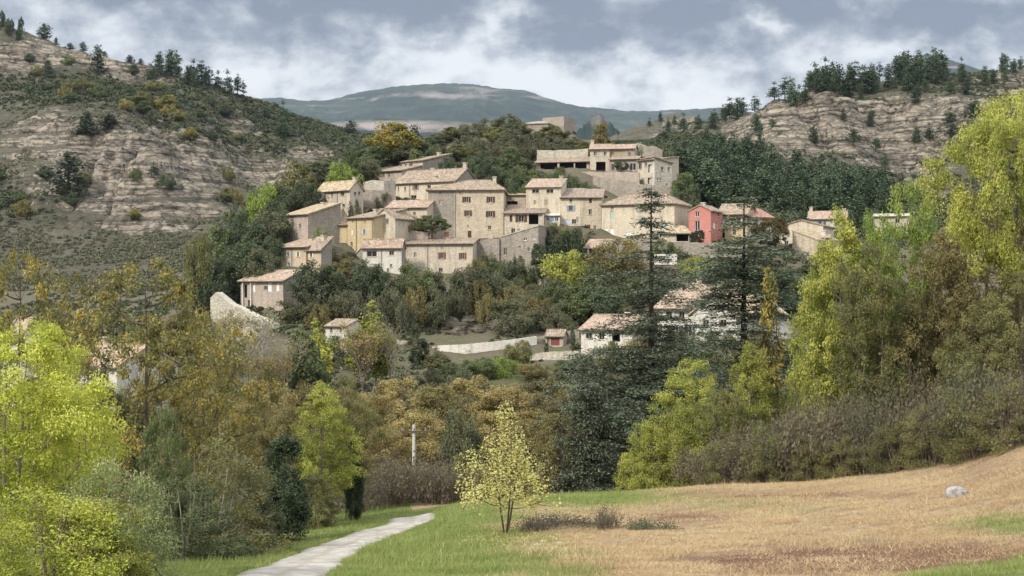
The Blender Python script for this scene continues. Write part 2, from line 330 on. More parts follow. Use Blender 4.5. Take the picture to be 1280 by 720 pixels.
def rockmask(px, py):
    m = np.zeros_like(px)
    for cx, cy, a, b, t, w in ROCKS:
        dx, dy = px - cx, py - cy; c, s = math.cos(R(t)), math.sin(R(t))
        u, v = (dx * c + dy * s) / a, (-dx * s + dy * c) / b
        m = np.maximum(m, w * np.exp(-(u * u + v * v) ** 1.3 * 0.9))
    return m
def zbase(x, y):
    x, y = np.asarray(x, float), np.asarray(y, float)
    px = np.clip(640 + F * x / np.maximum(y, 30.0), -399, 1759)
    i = (px + 400) / 4; j = np.clip(y, -60, 1199) + 60
    i0 = np.minimum(i.astype(int), len(TPX) - 2); j0 = np.minimum(j.astype(int), len(TY) - 2); fi, fj = i - i0, j - j0
    return (TAB[i0, j0] * (1 - fi) + TAB[i0 + 1, j0] * fi) * (1 - fj) + (TAB[i0, j0 + 1] * (1 - fi) + TAB[i0 + 1, j0 + 1] * fi) * fj
def zfun(x, y):
    x, y = np.asarray(x, float), np.asarray(y, float)
    z = zbase(x, y)
    far = sstep(340, 420, y)
    if np.any(far > 0):
        px = 640 + F * x / np.maximum(y, 30); py = 360 - F * z / np.maximum(y, 30)
        rk = np.clip(rockmask(px, py) * 1.15, 0, 1)
        z = z + far * ((fbm(x / 34, y / 34, 4, 3) - .5) * 15 * (0.6 + .4 * rk))
        z = z + far * rk * (fbm(x / 10, y / 12, 3, 13) - .5) * 5.0
        # gullies down the bare faces, then hard beds that stand out as steps
        gx = x + (fbm(x / 60, y / 60, 3, 9) - .5) * 30
        gul = np.abs(fbm(gx / 17, y / 70, 3, 21) - .5) * 2
        z = z - far * rk * (1 - gul) ** 3 * 7.5
        zz = z + x * 0.035 + (fbm(x / 45, y / 45, 3, 5) - .5) * 5
        am = far * (0.25 + 0.75 * rk)
        z = z + am * (1.35 * np.sin(2 * math.pi * zz / 7.0) + 0.55 * np.sin(2 * math.pi * zz / 3.1 + 1.3))
    near = sstep(100, 60, y)
    z = z + near * ((fbm(x / 2.2, y / 2.2, 3, 40) - .5) * 0.22 + (fbm(x / .8, y / .8, 2, 47) - .5) * 0.09 + (fbm(x / 9, y / 9, 2, 44) - .5) * 0.3)
    mid = sstep(95, 130, y) * (1 - far)
    z = z + mid * (fbm(x / 7, y / 7, 4, 50) - .5) * 1.6
    for cx, cy, r, pz in PADS:
        d = np.hypot(x - cx, y - cy); w = sstep(r * 1.35, r * 0.9, d)
        z = z * (1 - w) + pz * w
    return z
def Zg(x, y): return float(zfun(np.array([x]), np.array([y]))[0])
def hit(px, py, y0=20, y1=330, step=0.5):
    """the first ground point beyond y0 that the photo's pixel looks at"""
    ys = np.arange(y0, y1, step); xs = (px - 640) / F * ys; p = 360 - F * zfun(xs, ys) / ys
    k = np.argmax(p <= py)
    if p[k] > py: k = int(np.argmin(p))
    return np.array([xs[k], ys[k], float(zfun(xs[k:k + 1], ys[k:k + 1])[0])])
def crest(px, y0=430, y1=900):
    ys = np.arange(y0, y1, 3.0); xs = (px - 640) / F * ys; p = zfun(xs, ys) / ys; k = int(np.argmax(p))
    return xs[k], ys[k]

# track centre line (through the photo's pixels, on the ground) and its grass verges
ROADPX = [(300, 752), (352, 722), (408, 693), (452, 674), (487, 662), (513, 655.5)]
RC = [hit(a, b, 25, 84) for a, b in ROADPX]
d = RC[-1] - RC[-2]; RC += [RC[-1] + np.array([-.3, 5.0, 0])]
RC = np.array(RC)[:, :2]
RC = np.concatenate([[RC[0] + (RC[0] - RC[1]) * 1.6], RC])
def cr(pts, n=24):
    out = []
    Q = np.concatenate([[2 * pts[0] - pts[1]], pts, [2 * pts[-1] - pts[-2]]])
    for i in range(1, len(Q) - 2):
        for t in np.arange(n) / n:
            a, b, c, d = Q[i - 1], Q[i], Q[i + 1], Q[i + 2]
            out.append(.5 * (2 * b + (c - a) * t + (2 * a - 5 * b + 4 * c - d) * t * t + (3 * b - a - 3 * c + d) * t ** 3))
    return np.array(out + [pts[-1]])
ROAD = cr(RC)
def roaddist(x, y):
    x, y = np.asarray(x), np.asarray(y); best = np.full(x.shape, 1e9); side = np.zeros(x.shape)
    for i in range(0, len(ROAD) - 1, 2):
        dx, dy = x - ROAD[i, 0], y - ROAD[i, 1]; q = np.hypot(dx, dy)
        t = ROAD[i + 1] - ROAD[i]; s = np.sign(t[0] * dy - t[1] * dx)      # + left of the track
        k = q < best; best[k] = q[k]; side[k] = s[k]
    return best, side
def grassmask(x, y):
    """green turf beside the track and in the lower corner; the rest of the field is mown straw and bare soil"""
    d, s = roaddist(x, y)
    n = (fbm(x / 3.2, y / 3.2, 4, 61) - .5)
    px, py = 640 + F * x / np.maximum(y, 20), 360 - F * zbase(x, y) / np.maximum(y, 20)
    right = sstep(6.6 + n * 6 + 3, 4.0 + n * 6, d) * (s < 0)
    left = (s > 0) * 1.0
    far = np.exp(-((px - 735) / 105) ** 2 - ((py - 622) / 11) ** 2) * 1.3
    corner = sstep(-8, 12, (py - (716 - (px - 1120) * 0.13)) + n * 22) * sstep(1080, 1150, px + n * 60)
    ys = np.exp(-((px - 1260) / 60) ** 2 - ((py - 652) / 13) ** 2) * .75 + np.exp(-((px - 930) / 90) ** 2 - ((py - 632) / 8) ** 2) * .35 + np.exp(-((px - 640) / 60) ** 2 - ((py - 690) / 30) ** 2) * .55
    return np.clip(np.maximum.reduce([right, left, far, corner, ys * (0.7 + n * 1.5)]), 0, 1)
def soilmask(x, y):
    px, py = 640 + F * x / np.maximum(y, 20), 360 - F * zbase(x, y) / np.maximum(y, 20)
    n = (fbm(x / 2.6, y / 1.6, 4, 71) - .5)
    a = np.exp(-((px - 1110) / 210) ** 2 - ((py - (697 - (px - 1110) * .03)) / 14) ** 2) * 2.0
    b = np.exp(-((px - 850) / 110) ** 2 - ((py - 646) / 8) ** 2) * .9 + np.exp(-((px - 1000) / 200) ** 2 - ((py - 618) / 6) ** 2) * .8
    c = np.exp(-((px - 1250) / 100) ** 2 - ((py - 590) / 22) ** 2) * .45 + np.exp(-((px - 940) / 60) ** 2 - ((py - 714) / 10) ** 2) * .8 + np.exp(-((px - 615) / 28) ** 2 - ((py - 668) / 10) ** 2) * .7
    return np.clip(np.maximum.reduce([a, b, c]) * 1.25 + n * 1.2 - 0.1, 0, 1)

def ground_mats():
    m, nt = mat('field_ground'); p = geopos(nt)
    g = N(nt, 'ShaderNodeAttribute', attribute_name='grass').outputs['Fac']; s = N(nt, 'ShaderNodeAttribute', attribute_name='soil').outputs['Fac']
    straw = RAMP(nt, NOISE(nt, p, 2.2, 8, 0.75), [(0.3, (0.34, 0.225, 0.125)), (0.5, (0.48, 0.345, 0.20)), (0.7, (0.60, 0.48, 0.285))])
    soil = RAMP(nt, NOISE(nt, p, 3.5, 8, 0.75), [(0.3, (0.16, 0.085, 0.052)), (0.55, (0.28, 0.15, 0.09)), (0.75, (0.38, 0.23, 0.145))])
    turf = RAMP(nt, NOISE(nt, p, 1.2, 8, 0.7), [(0.3, (0.13, 0.18, 0.045)), (0.5, (0.21, 0.26, 0.07)), (0.7, (0.34, 0.35, 0.14))])
    fn = RAMP(nt, NOISE(nt, p, 11, 6, 0.8), [(0.3, 0.6), (0.5, 1.0), (0.7, 1.25)])
    finish(nt, MIX(nt, 1.0, MIX(nt, g, MIX(nt, s, straw, soil), turf), fn, 'MULTIPLY'), 0.95, NOISE(nt, p, 7, 8, 0.8), 0.25); M['field'] = m
    m, nt = mat('valley_earth'); p = geopos(nt)
    finish(nt, RAMP(nt, NOISE(nt, p, 0.25, 8, 0.7), [(0.3, (0.055, 0.05, 0.03)), (0.5, (0.085, 0.08, 0.04)), (0.65, (0.10, 0.115, 0.045)), (0.8, (0.17, 0.14, 0.09))]), 0.95, NOISE(nt, p, 1.5, 6), 0.3); M['valley'] = m
    m, nt = mat('village_slope'); p = geopos(nt)
    c = RAMP(nt, NOISE(nt, p, 0.22, 8, 0.7), [(0.3, (0.06, 0.055, 0.032)), (0.48, (0.12, 0.098, 0.068)), (0.6, (0.085, 0.09, 0.04)), (0.75, (0.24, 0.20, 0.145))])
    nz = N(nt, 'ShaderNodeSeparateXYZ', in_={0: N(nt, 'ShaderNodeNewGeometry').outputs['Normal']}).outputs[2]
    finish(nt, MIX(nt, RAMP(nt, nz, [(0.5, 0.75), (0.78, 0)]), c, (0.30, 0.25, 0.185)), 0.95, NOISE(nt, p, 1.6, 6), 0.4); M['slope'] = m
    m, nt = mat('hillside'); g = N(nt, 'ShaderNodeNewGeometry'); p = g.outputs['Position']
    rk = N(nt, 'ShaderNodeAttribute', attribute_name='rock').outputs['Fac']
    nz = N(nt, 'ShaderNodeSeparateXYZ', in_={0: g.outputs['Normal']}).outputs[2]
    st = NOISE(nt, sc3(nt, p, (0.012, 0.012, 0.42)), 1.0, 6, 0.7, 0.35)
    n2 = NOISE(nt, p, 0.09, 7, 0.7); n5 = NOISE(nt, p, 0.6, 6, 0.75)
    rock = RAMP(nt, MATH(nt, 'ADD', MATH(nt, 'MULTIPLY', st, .75), MATH(nt, 'MULTIPLY', n5, .3)), [(0.36, (0.20, 0.17, 0.132)), (0.48, (0.325, 0.275, 0.21)), (0.58, (0.44, 0.375, 0.285)), (0.72, (0.53, 0.455, 0.345))])
    scr = RAMP(nt, n2, [(0.3, (0.07, 0.066, 0.042)), (0.5, (0.115, 0.105, 0.07)), (0.68, (0.155, 0.138, 0.095)), (0.8, (0.22, 0.195, 0.14))])
    f = MATH(nt, 'ADD', MATH(nt, 'MULTIPLY', rk, 1.25), MATH(nt, 'MULTIPLY', MATH(nt, 'SUBTRACT', n5, 0.5), 1.6))
    f = MATH(nt, 'ADD', f, MATH(nt, 'MULTIPLY', MATH(nt, 'SUBTRACT', 0.80, nz), 2.6))
    f = RAMP(nt, f, [(0.42, 0), (0.68, 1)])
    crk = RAMP(nt, NOISE(nt, sc3(nt, p, (0.30, 0.30, 0.55)), 1.0, 6, 0.72, 0.6), [(0.38, 0.28), (0.5, 0.95), (0.7, 1.2)])
    led = RAMP(nt, NOISE(nt, sc3(nt, p, (0.03, 0.03, 0.75)), 1.0, 5, 0.65, 0.2), [(0.40, 0.38), (0.52, 1.0), (0.7, 1.15)])
    ve = N(nt, 'ShaderNodeTexVoronoi', feature='DISTANCE_TO_EDGE', in_={'Scale': 1.0}); nt.links.new(N(nt, 'ShaderNodeVectorMath', operation='ADD', in_={0: sc3(nt, p, (0.13, 0.13, 0.40)), 1: sc3(nt, N(nt, 'ShaderNodeTexNoise', in_={'Vector': p, 'Scale': 0.25, 'Detail': 4}).outputs[1], (0.9, 0.9, 0.9))}).outputs[0], ve.inputs['Vector'])
    blk = RAMP(nt, ve.outputs[0], [(0.0, 0.42), (0.10, 0.95), (0.4, 1.08)])
    rock = MIX(nt, 1.0, MIX(nt, 1.0, MIX(nt, 1.0, rock, crk, 'MULTIPLY'), led, 'MULTIPLY'), blk, 'MULTIPLY')
    scr = MIX(nt, 1.0, scr, RAMP(nt, n5, [(0.3, 0.65), (0.7, 1.3)]), 'MULTIPLY')
    finish(nt, MIX(nt, f, scr, rock), 0.95, MATH(nt, 'ADD', MATH(nt, 'MULTIPLY', n5, 1.5), MATH(nt, 'MULTIPLY', st, 2.0)), 1.2); M['hill'] = m
    m, nt = mat('gravel_track'); p = geopos(nt)
    a = N(nt, 'ShaderNodeAttribute', attribute_name='across').outputs['Fac']       # 0 at the middle, 1 at the edge
    base = RAMP(nt, NOISE(nt, p, 1.4, 8, 0.75), [(0.32, (0.22, 0.19, 0.155)), (0.5, (0.38, 0.345, 0.295)), (0.68, (0.52, 0.48, 0.415))])
    e = MATH(nt, 'ADD', a, MATH(nt, 'MULTIPLY', MATH(nt, 'SUBTRACT', NOISE(nt, p, 1.1, 6, 0.7), 0.5), 0.9))
    col = MIX(nt, RAMP(nt, e, [(0.66, 0), (0.98, 0.95)]), base, (0.16, 0.16, 0.06))
    col = MIX(nt, RAMP(nt, MATH(nt, 'ADD', a, MATH(nt, 'MULTIPLY', NOISE(nt, p, 2.0, 6, 0.7), .35)), [(0.16, 0.75), (0.36, 0)]), col, (0.30, 0.265, 0.19))
    finish(nt, col, 0.95, NOISE(nt, p, 9, 6, 0.8), 0.05); M['track'] = m
    m, nt = mat('far_mountain'); g = N(nt, 'ShaderNodeNewGeometry'); p = g.outputs['Position']
    n = NOISE(nt, p, 0.006, 10, 0.72); st = NOISE(nt, sc3(nt, p, (0.0012, 0.0012, 0.02)), 1.0, 6, 0.7)
    c = RAMP(nt, MATH(nt, 'ADD', MATH(nt, 'MULTIPLY', n, .5), MATH(nt, 'MULTIPLY', st, .5)), [(0.4, (0.018, 0.03, 0.028)), (0.55, (0.04, 0.055, 0.042)), (0.61, (0.15, 0.13, 0.11)), (0.72, (0.22, 0.19, 0.16))])
    at = N(nt, 'ShaderNodeAttribute', attribute_name='bare').outputs['Fac']
    ff = RAMP(nt, MATH(nt, 'ADD', at, MATH(nt, 'MULTIPLY', MATH(nt, 'SUBTRACT', n, 0.5), 1.4)), [(0.35, 0), (0.75, 1)])
    finish(nt, MIX(nt, ff, c, (0.24, 0.205, 0.185)), 0.95); M['mount'] = m

def build_terrain():
    ground_mats()
    pxs = np.concatenate([np.arange(-400, -60, 20), np.arange(-60, 1345, 2.6), np.arange(1345, 1761, 20)])
    ys = np.concatenate([np.arange(-60, 36, 3), np.arange(36, 100, .6), np.arange(100, 340, 1.4), np.arange(340, 720, 1.55), np.arange(720, 1100, 7)])
    PX, Y = np.meshgrid(pxs, ys); X = (PX - 640) / F * np.maximum(Y, 30); Z = zfun(X.ravel(), Y.ravel()).reshape(X.shape)
    V = np.stack([X, Y, Z], -1); ny, nx = X.shape
    idx = np.arange(ny * nx).reshape(ny, nx)
    Q = np.stack([idx[:-1, :-1], idx[:-1, 1:], idx[1:, 1:], idx[1:, :-1]], -1)
    yc, pc = (Y[:-1, :-1] + Y[1:, :-1]) / 2, (PX[:-1, :-1] + PX[:-1, 1:]) / 2
    reg = np.where(yc < 96, 0, np.where(yc < 186, 1, np.where(yc < 362, 2, np.where(pc < 620, 3, 4))))
    flat = V.reshape(-1, 3)
    for k, (nm, m) in enumerate((('field', 'field'), ('valley_ground', 'valley'), ('village_hill', 'slope'), ('left_hill', 'hill'), ('right_hill', 'hill'))):
        q = Q[reg == k]; u, inv = np.unique(q, return_inverse=True); v = flat[u]; at = None
        if k == 0: at = {'grass': ('POINT', grassmask(v[:, 0], v[:, 1])), 'soil': ('POINT', soilmask(v[:, 0], v[:, 1]))}
        if k >= 3:
            p0 = 640 + F * v[:, 0] / v[:, 1]; p1 = 360 - F * zbase(v[:, 0], v[:, 1]) / v[:, 1]
            at = {'rock': ('POINT', np.clip(rockmask(p0, p1), 0, 1))}
        o = obj(nm, npmesh(nm, v, inv.reshape(-1, 4), M[m], at, True)); o['kind'] = 'structure'
    # the track: a worn gravel sheet lying just above the ground
    n = len(ROAD); T = np.gradient(ROAD, axis=0); T /= np.linalg.norm(T, axis=1)[:, None]; Nn = np.stack([-T[:, 1], T[:, 0]], 1)
    v, ac = [], []
    ws = np.linspace(-1, 1, 11)
    for w in ws:
        hw = 1.32 + 0.16 * (fbm(np.arange(n) / 6, np.full(n, w * 3.0), 3, 8) - .5)
        p = ROAD + Nn * (hw * w)[:, None]; z = zfun(p[:, 0], p[:, 1]) + 0.05 - 0.07 * abs(w) ** 6
        v.append(np.stack([p[:, 0], p[:, 1], z], 1)); ac.append(np.full(n, abs(w)))
    idx = np.arange(11 * n).reshape(11, n)
    Qr = np.stack([idx[:-1, :-1], idx[1:, :-1], idx[1:, 1:], idx[:-1, 1:]], -1).reshape(-1, 4)[:, ::-1]
    o = obj('track', npmesh('track', np.concatenate(v), Qr, M['track'], {'across': ('POINT', np.concatenate(ac))}, True)); o['kind'] = 'structure'
    # far mountains: real ridges kilometres away
    def ridge(nm, sky, Y0, depth, base_py, bare, seed, amp):
        px = np.arange(sky[0][0] - 1, sky[-1][0] + 1.5, 1.5 if amp < 10 else .6); t = np.linspace(0, 1.25, 60)
        top = np.interp(px, [s[0] for s in sky], [s[1] for s in sky])
        top = top + (fbm(px / 7, px * 0, 4, seed) - .5) * amp
        PXg, Tg = np.meshgrid(px, t); Yg = Y0 + depth * Tg
        zt = (360 - top)[None] / F * (Y0 + depth); zb = (360 - base_py) / F * Y0
        prof = np.where(Tg <= 1, Tg ** 0.9, 1 - (Tg - 1) * 2)
        Xg = (PXg - 640) / F * Yg; Zg_ = zb + (zt - zb) * prof
        Zg_ = Zg_ + (fbm(Xg / (depth * .10), Yg / (depth * .12), 5, seed + 3) - .5) * depth * 0.09 * np.clip(1 - Tg, 0, 1) ** .5 * np.clip(Tg * 4, 0, 1)
        ppy = 360 - F * Zg_ / Yg
        b = np.zeros_like(Xg)
        for cx, cy, sx, sy, w in bare: b = np.maximum(b, w * np.exp(-((PXg - cx) / sx) ** 2 - ((ppy - cy) / sy) ** 2))
        ny, nx = Xg.shape; idx = np.arange(ny * nx).reshape(ny, nx)
        Qm = np.stack([idx[:-1, :-1], idx[:-1, 1:], idx[1:, 1:], idx[1:, :-1]], -1).reshape(-1, 4)
        o = obj(nm, npmesh(nm, np.stack([Xg, Yg, Zg_], -1).reshape(-1, 3), Qm, M['mount'], {'bare': ('POINT', b.ravel())}, True)); o['kind'] = 'structure'
    ridge('mountain', [(150, 150), (300, 126), (345, 121), (375, 125), (410, 125), (432, 119), (462, 112), (500, 107), (540, 104), (572, 103), (600, 106), (625, 111), (655, 113), (690, 124), (725, 133), (780, 139), (850, 138), (905, 135), (1000, 150), (1300, 190)], 3600, 1700, 215,
          [(560, 120, 110, 6, .62), (450, 124, 60, 4, .55), (660, 122, 60, 4, .5), (390, 132, 60, 3, .4), (860, 148, 60, 3, .4)], 11, 2.5)
    ridge('mountain', [(1080, 140), (1120, 98), (1140, 78), (1158, 66), (1172, 69), (1190, 75), (1210, 82), (1250, 96), (1300, 130)], 2600, 900, 190, [(1190, 84, 30, 3, .6)], 17, 1.5)
    ridge('hill', [(330, 172), (420, 152), (470, 147), (520, 150), (560, 150), (600, 153), (650, 150), (700, 160), (830, 172)], 1500, 350, 215, [(500, 158, 160, 10, .8), (600, 168, 50, 12, .7), (720, 165, 60, 12, .4)], 23, 2)
    ridge('crag', [(700, 190), (718, 172), (730, 152), (738, 146), (748, 143), (757, 146), (768, 158), (782, 172), (800, 185)], 860, 120, 235, [(748, 150, 30, 22, .62)], 29, 16)

# ------------------------------------------------------------------ plants
rng = np.random.default_rng(7)
def segs_mesh(S, n=4):
    """S: (k,8) p0 p1 r0 r1 -> tapered prisms"""
    S = np.asarray(S, float); p0, p1, r0, r1 = S[:, :3], S[:, 3:6], S[:, 6], S[:, 7]
    d = p1 - p0; d /= np.linalg.norm(d, axis=1)[:, None] + 1e-9
    up = np.where(np.abs(d[:, 2:3]) < .9, np.array([[0, 0, 1.0]]), np.array([[1.0, 0, 0]]))
    a = np.cross(d, up); a /= np.linalg.norm(a, axis=1)[:, None] + 1e-9; b = np.cross(d, a)
    V = []
    for p, r in ((p0, r0), (p1, r1)):
        for i in range(n):
            t = 2 * math.pi * i / n; V.append(p + r[:, None] * (a * math.cos(t) + b * math.sin(t)))
    V = np.stack(V, 1).reshape(-1, 3); base = np.arange(len(S))[:, None] * 2 * n
    Fs = np.concatenate([base + np.array([[i, (i + 1) % n, n + (i + 1) % n, n + i]]) for i in range(n)])
    return V, Fs
def leaves(c, L, W, up=0.5, out=None, dirs=None, rng=rng):
    """a kite-shaped leaf face at every point of c"""
    n = len(c); nrm = rng.normal(size=(n, 3)); nrm[:, 2] += up * 2
    if out is not None: nrm += out * 0.8
    nrm /= np.linalg.norm(nrm, axis=1)[:, None]
    d = rng.normal(size=(n, 3)) if dirs is None else dirs + rng.normal(size=(n, 3)) * .5
    d -= nrm * np.sum(d * nrm, 1)[:, None]; d /= np.linalg.norm(d, axis=1)[:, None] + 1e-9
    b = np.cross(nrm, d); s = rng.uniform(.65, 1.35, (n, 1))
    V = np.stack([c - d * L * s, c + b * W * s - d * L * .15 * s, c + d * L * s, c - b * W * s - d * L * .15 * s], 1).reshape(-1, 3)
    return V, np.arange(n * 4).reshape(n, 4), rng.uniform(0, 1, n)
def limb(a, b, r0, r1, sag=0.12, k=3, rng=rng):
    a, b = np.asarray(a, float), np.asarray(b, float); Ln = np.linalg.norm(b - a); out = []
    mid = rng.normal(size=3) * Ln * .06; t = np.linspace(0, 1, k + 1)
    pts = [a + (b - a) * u + (mid + np.array([0, 0, -sag * Ln])) * 4 * u * (1 - u) * .5 for u in t]
    for i in range(k): out.append([*pts[i], *pts[i + 1], r0 + (r1 - r0) * t[i], r0 + (r1 - r0) * t[i + 1]])
    return out
def fan(o, d, Ln, r, depth, out, spread=.5, nb=(3, 5), tips=None, rng=rng):
    """a fan of ever finer twigs"""
    e = o + d * Ln; out.append([*o, *e, r, r * .6])
    if depth == 0:
        if tips is not None: tips.append(e)
        return
    for _ in range(rng.integers(*nb)):
        dd = d + rng.normal(size=3) * spread; dd[2] += .12; dd /= np.linalg.norm(dd)
        fan(o + d * Ln * rng.uniform(.45, 1), dd, Ln * rng.uniform(.5, .8), r * .55, depth - 1, out, spread, nb, tips, rng)
PROFS = {'round': lambda t: np.sqrt(np.clip(1 - (2 * t - 1) ** 2, 0, 1)) * .95 + .05, 'egg': lambda t: np.clip(np.sin(math.pi * np.clip(t, 0, 1) ** .72), 0.03, 1),
         'col': lambda t: np.clip(np.minimum(t * 6, 1) * (1 - t ** 3 * .8), .05, 1), 'vase': lambda t: np.clip(.35 + t * 1.0, 0, 1) * np.clip((1.02 - t) * 4, 0, 1) ** .5,
         'cone': lambda t: np.clip((1 - t) ** 1.15 * np.minimum(1, t * 8 + .3), .03, 1), 'dome': lambda t: np.sqrt(np.clip(1 - t ** 2.4, 0.02, 1))}
def gen_tree(seed, H, W, prof='round', base=.25, ncl=70, nleaf=9000, leaf=(.12, .06), tr=.14, clr=.8, stretch=(1, 1, .75), lobes=.3, stems=1, up=.5, lean=0.0, hollow=.3, droop=0., limbs=True, twigs=0, lo_limb=.45):
    r = np.random.default_rng(seed); S = []; cen = []
    ph = r.uniform(0, 6.28, 6)
    stem_tops = []
    for s in range(stems):
        a = s / stems * 6.28 + r.uniform(0, 1); off = np.array([math.cos(a), math.sin(a), 0]) * (W * .22 if stems > 1 else 0)
        top = off + np.array([lean * H + r.normal() * .04 * H, r.normal() * .03 * H, H * .93])
        st = limb(off * .02, top, tr, tr * .12, 0.0, 6, r); S += st; stem_tops.append((off * .02, top))
    f = PROFS[prof]
    for i in range(ncl):
        for _ in range(20):
            t = r.uniform(0, 1)
            if r.uniform() < f(np.array(t)) ** 1.3 + .08: break
        a = r.uniform(0, 6.28)
        lob = 1 + lobes * (math.sin(3 * a + ph[0] + 4 * t) * .5 + math.sin(5 * a - 7 * t + ph[1]) * .35 + math.sin(2 * a + 9 * t + ph[2]) * .4)
        rad = W / 2 * float(f(np.array(t))) * lob * math.sqrt(r.uniform(hollow, 1))
        z = H * (base + (1 - base) * t)
        c = np.array([math.cos(a) * rad + lean * z, math.sin(a) * rad, z + r.normal() * .02 * H]); cen.append(c)
    if limbs:                                          # boughs fork: each clump hangs on the nearest wood further in and lower down
        node = [b0 + (tp - b0) * u for b0, tp in stem_tops for u in np.linspace(base * lo_limb, .92, 14)]; par = [-1] * len(node); n0 = len(node)
        axis = lambda q: min(math.hypot(*(q - (b + (t_ - b) * q[2] / H))[:2]) for b, t_ in stem_tops)
        order = sorted(range(ncl), key=lambda i: axis(cen[i]) + cen[i][2] * .35)
        for i in order:
            A = np.array(node); dv = cen[i] - A; ds = np.linalg.norm(dv, axis=1) + np.maximum(0, -dv[:, 2] + .15 * np.hypot(dv[:, 0], dv[:, 1])) * 2.2
            par.append(int(np.argmin(ds))); node.append(cen[i])
        cnt = [1] * len(node)
        for i in range(len(node) - 1, n0 - 1, -1): cnt[par[i]] += cnt[i]
        rb = tr * .62 / math.sqrt(max(ncl / (6 * stems), 1))
        for i in range(n0, len(node)):
            r1 = max(rb * math.sqrt(cnt[i]) * .55, .009); p = node[par[i]]
            S += limb(p, node[i], min(r1 * 1.35, tr * .6), r1 * .8, .10, 3, r)
            for _ in range(twigs): fan(node[i], (node[i] - p) / (np.linalg.norm(node[i] - p) + 1e-9), clr * .8, .009, 1, S, .6, (2, 4), None, r)
    cen = np.array(cen); w = r.uniform(.5, 1.5, ncl); w /= w.sum(); k = r.choice(ncl, nleaf, p=w)
    u = r.normal(size=(nleaf, 3)); u /= np.linalg.norm(u, axis=1)[:, None]
    rr = r.uniform(0, 1, (nleaf, 1)) ** .45 * (clr * r.uniform(.6, 1.3, ncl))[k][:, None]
    out = cen * np.array([1, 1, 0]); out /= np.linalg.norm(out, axis=1)[:, None] + 1e-9
    off = u * rr * np.array(stretch)
    if droop: off = off + out[k] * r.uniform(-.3, 1, (nleaf, 1)) * clr * 1.1; off[:, 2] -= droop * np.abs(off[:, 0:2]).sum(1)
    c = cen[k] + off
    c[:, 2] = np.maximum(c[:, 2], .05)
    V, Fq, rd = leaves(c, leaf[0], leaf[1], up, u * .7 + out[k] * .4, rng=r); rd = np.clip(rd * .55 + r.uniform(0, 1, ncl)[k] * .6 - .05, 0, 1)
    return np.array(S), (V, Fq, rd)
def gen_bare(seed, H, W, tr=.13, nst=7, depth=3, leafn=0, leaf=(.06, .035), spread=.42, nb=(3, 5)):
    r = np.random.default_rng(seed); S = []; tips = []
    S += limb([0, 0, 0], [r.normal() * .05 * H, r.normal() * .03 * H, H * .55], tr, tr * .5, 0, 3, r)
    for i in range(nst):
        a = i / nst * 6.28 + r.uniform(0, 1); z = H * r.uniform(.16, .52); d = np.array([math.cos(a) * W / H * .8, math.sin(a) * W / H * .8, r.uniform(.6, 1.1)]); d /= np.linalg.norm(d)
        fan(np.array([0, 0, z]), d, H * r.uniform(.2, .3), tr * .4, depth, S, spread, nb, tips, r)
    tips = np.array(tips); lf = None
    if leafn:
        k = r.integers(0, len(tips), leafn); c = tips[k] + r.normal(size=(leafn, 3)) * .18
        lf = leaves(c, *leaf, up=.3, rng=r)
    return np.array(S), lf
def gen_thicket(seed, H, W, nst=60, leafn=1800, leaf=(.05, .03), depth=2):
    r = np.random.default_rng(seed); S = []; tips = []
    for i in range(nst):
        a = r.uniform(0, 6.28); q = W / 2 * math.sqrt(r.uniform(0, 1)); o = np.array([math.cos(a) * q, math.sin(a) * q * .8, 0])
        hh = H * r.uniform(.5, 1) * (1 - .35 * (q / (W / 2)) ** 2); d = np.array([r.normal() * .3 + math.cos(a) * .25, r.normal() * .3 + math.sin(a) * .25, 1]); d /= np.linalg.norm(d)
        fan(o, d, hh * .45, .022, depth, S, .45, (3, 6), tips, r)
    tips = np.array(tips); lf = None
    if leafn:
        k = r.integers(0, len(tips), leafn); c = tips[k] + r.normal(size=(leafn, 3)) * .22; c[:, 2] = np.maximum(c[:, 2], .05); lf = leaves(c, *leaf, up=.3, rng=r)
    return np.array(S), lf
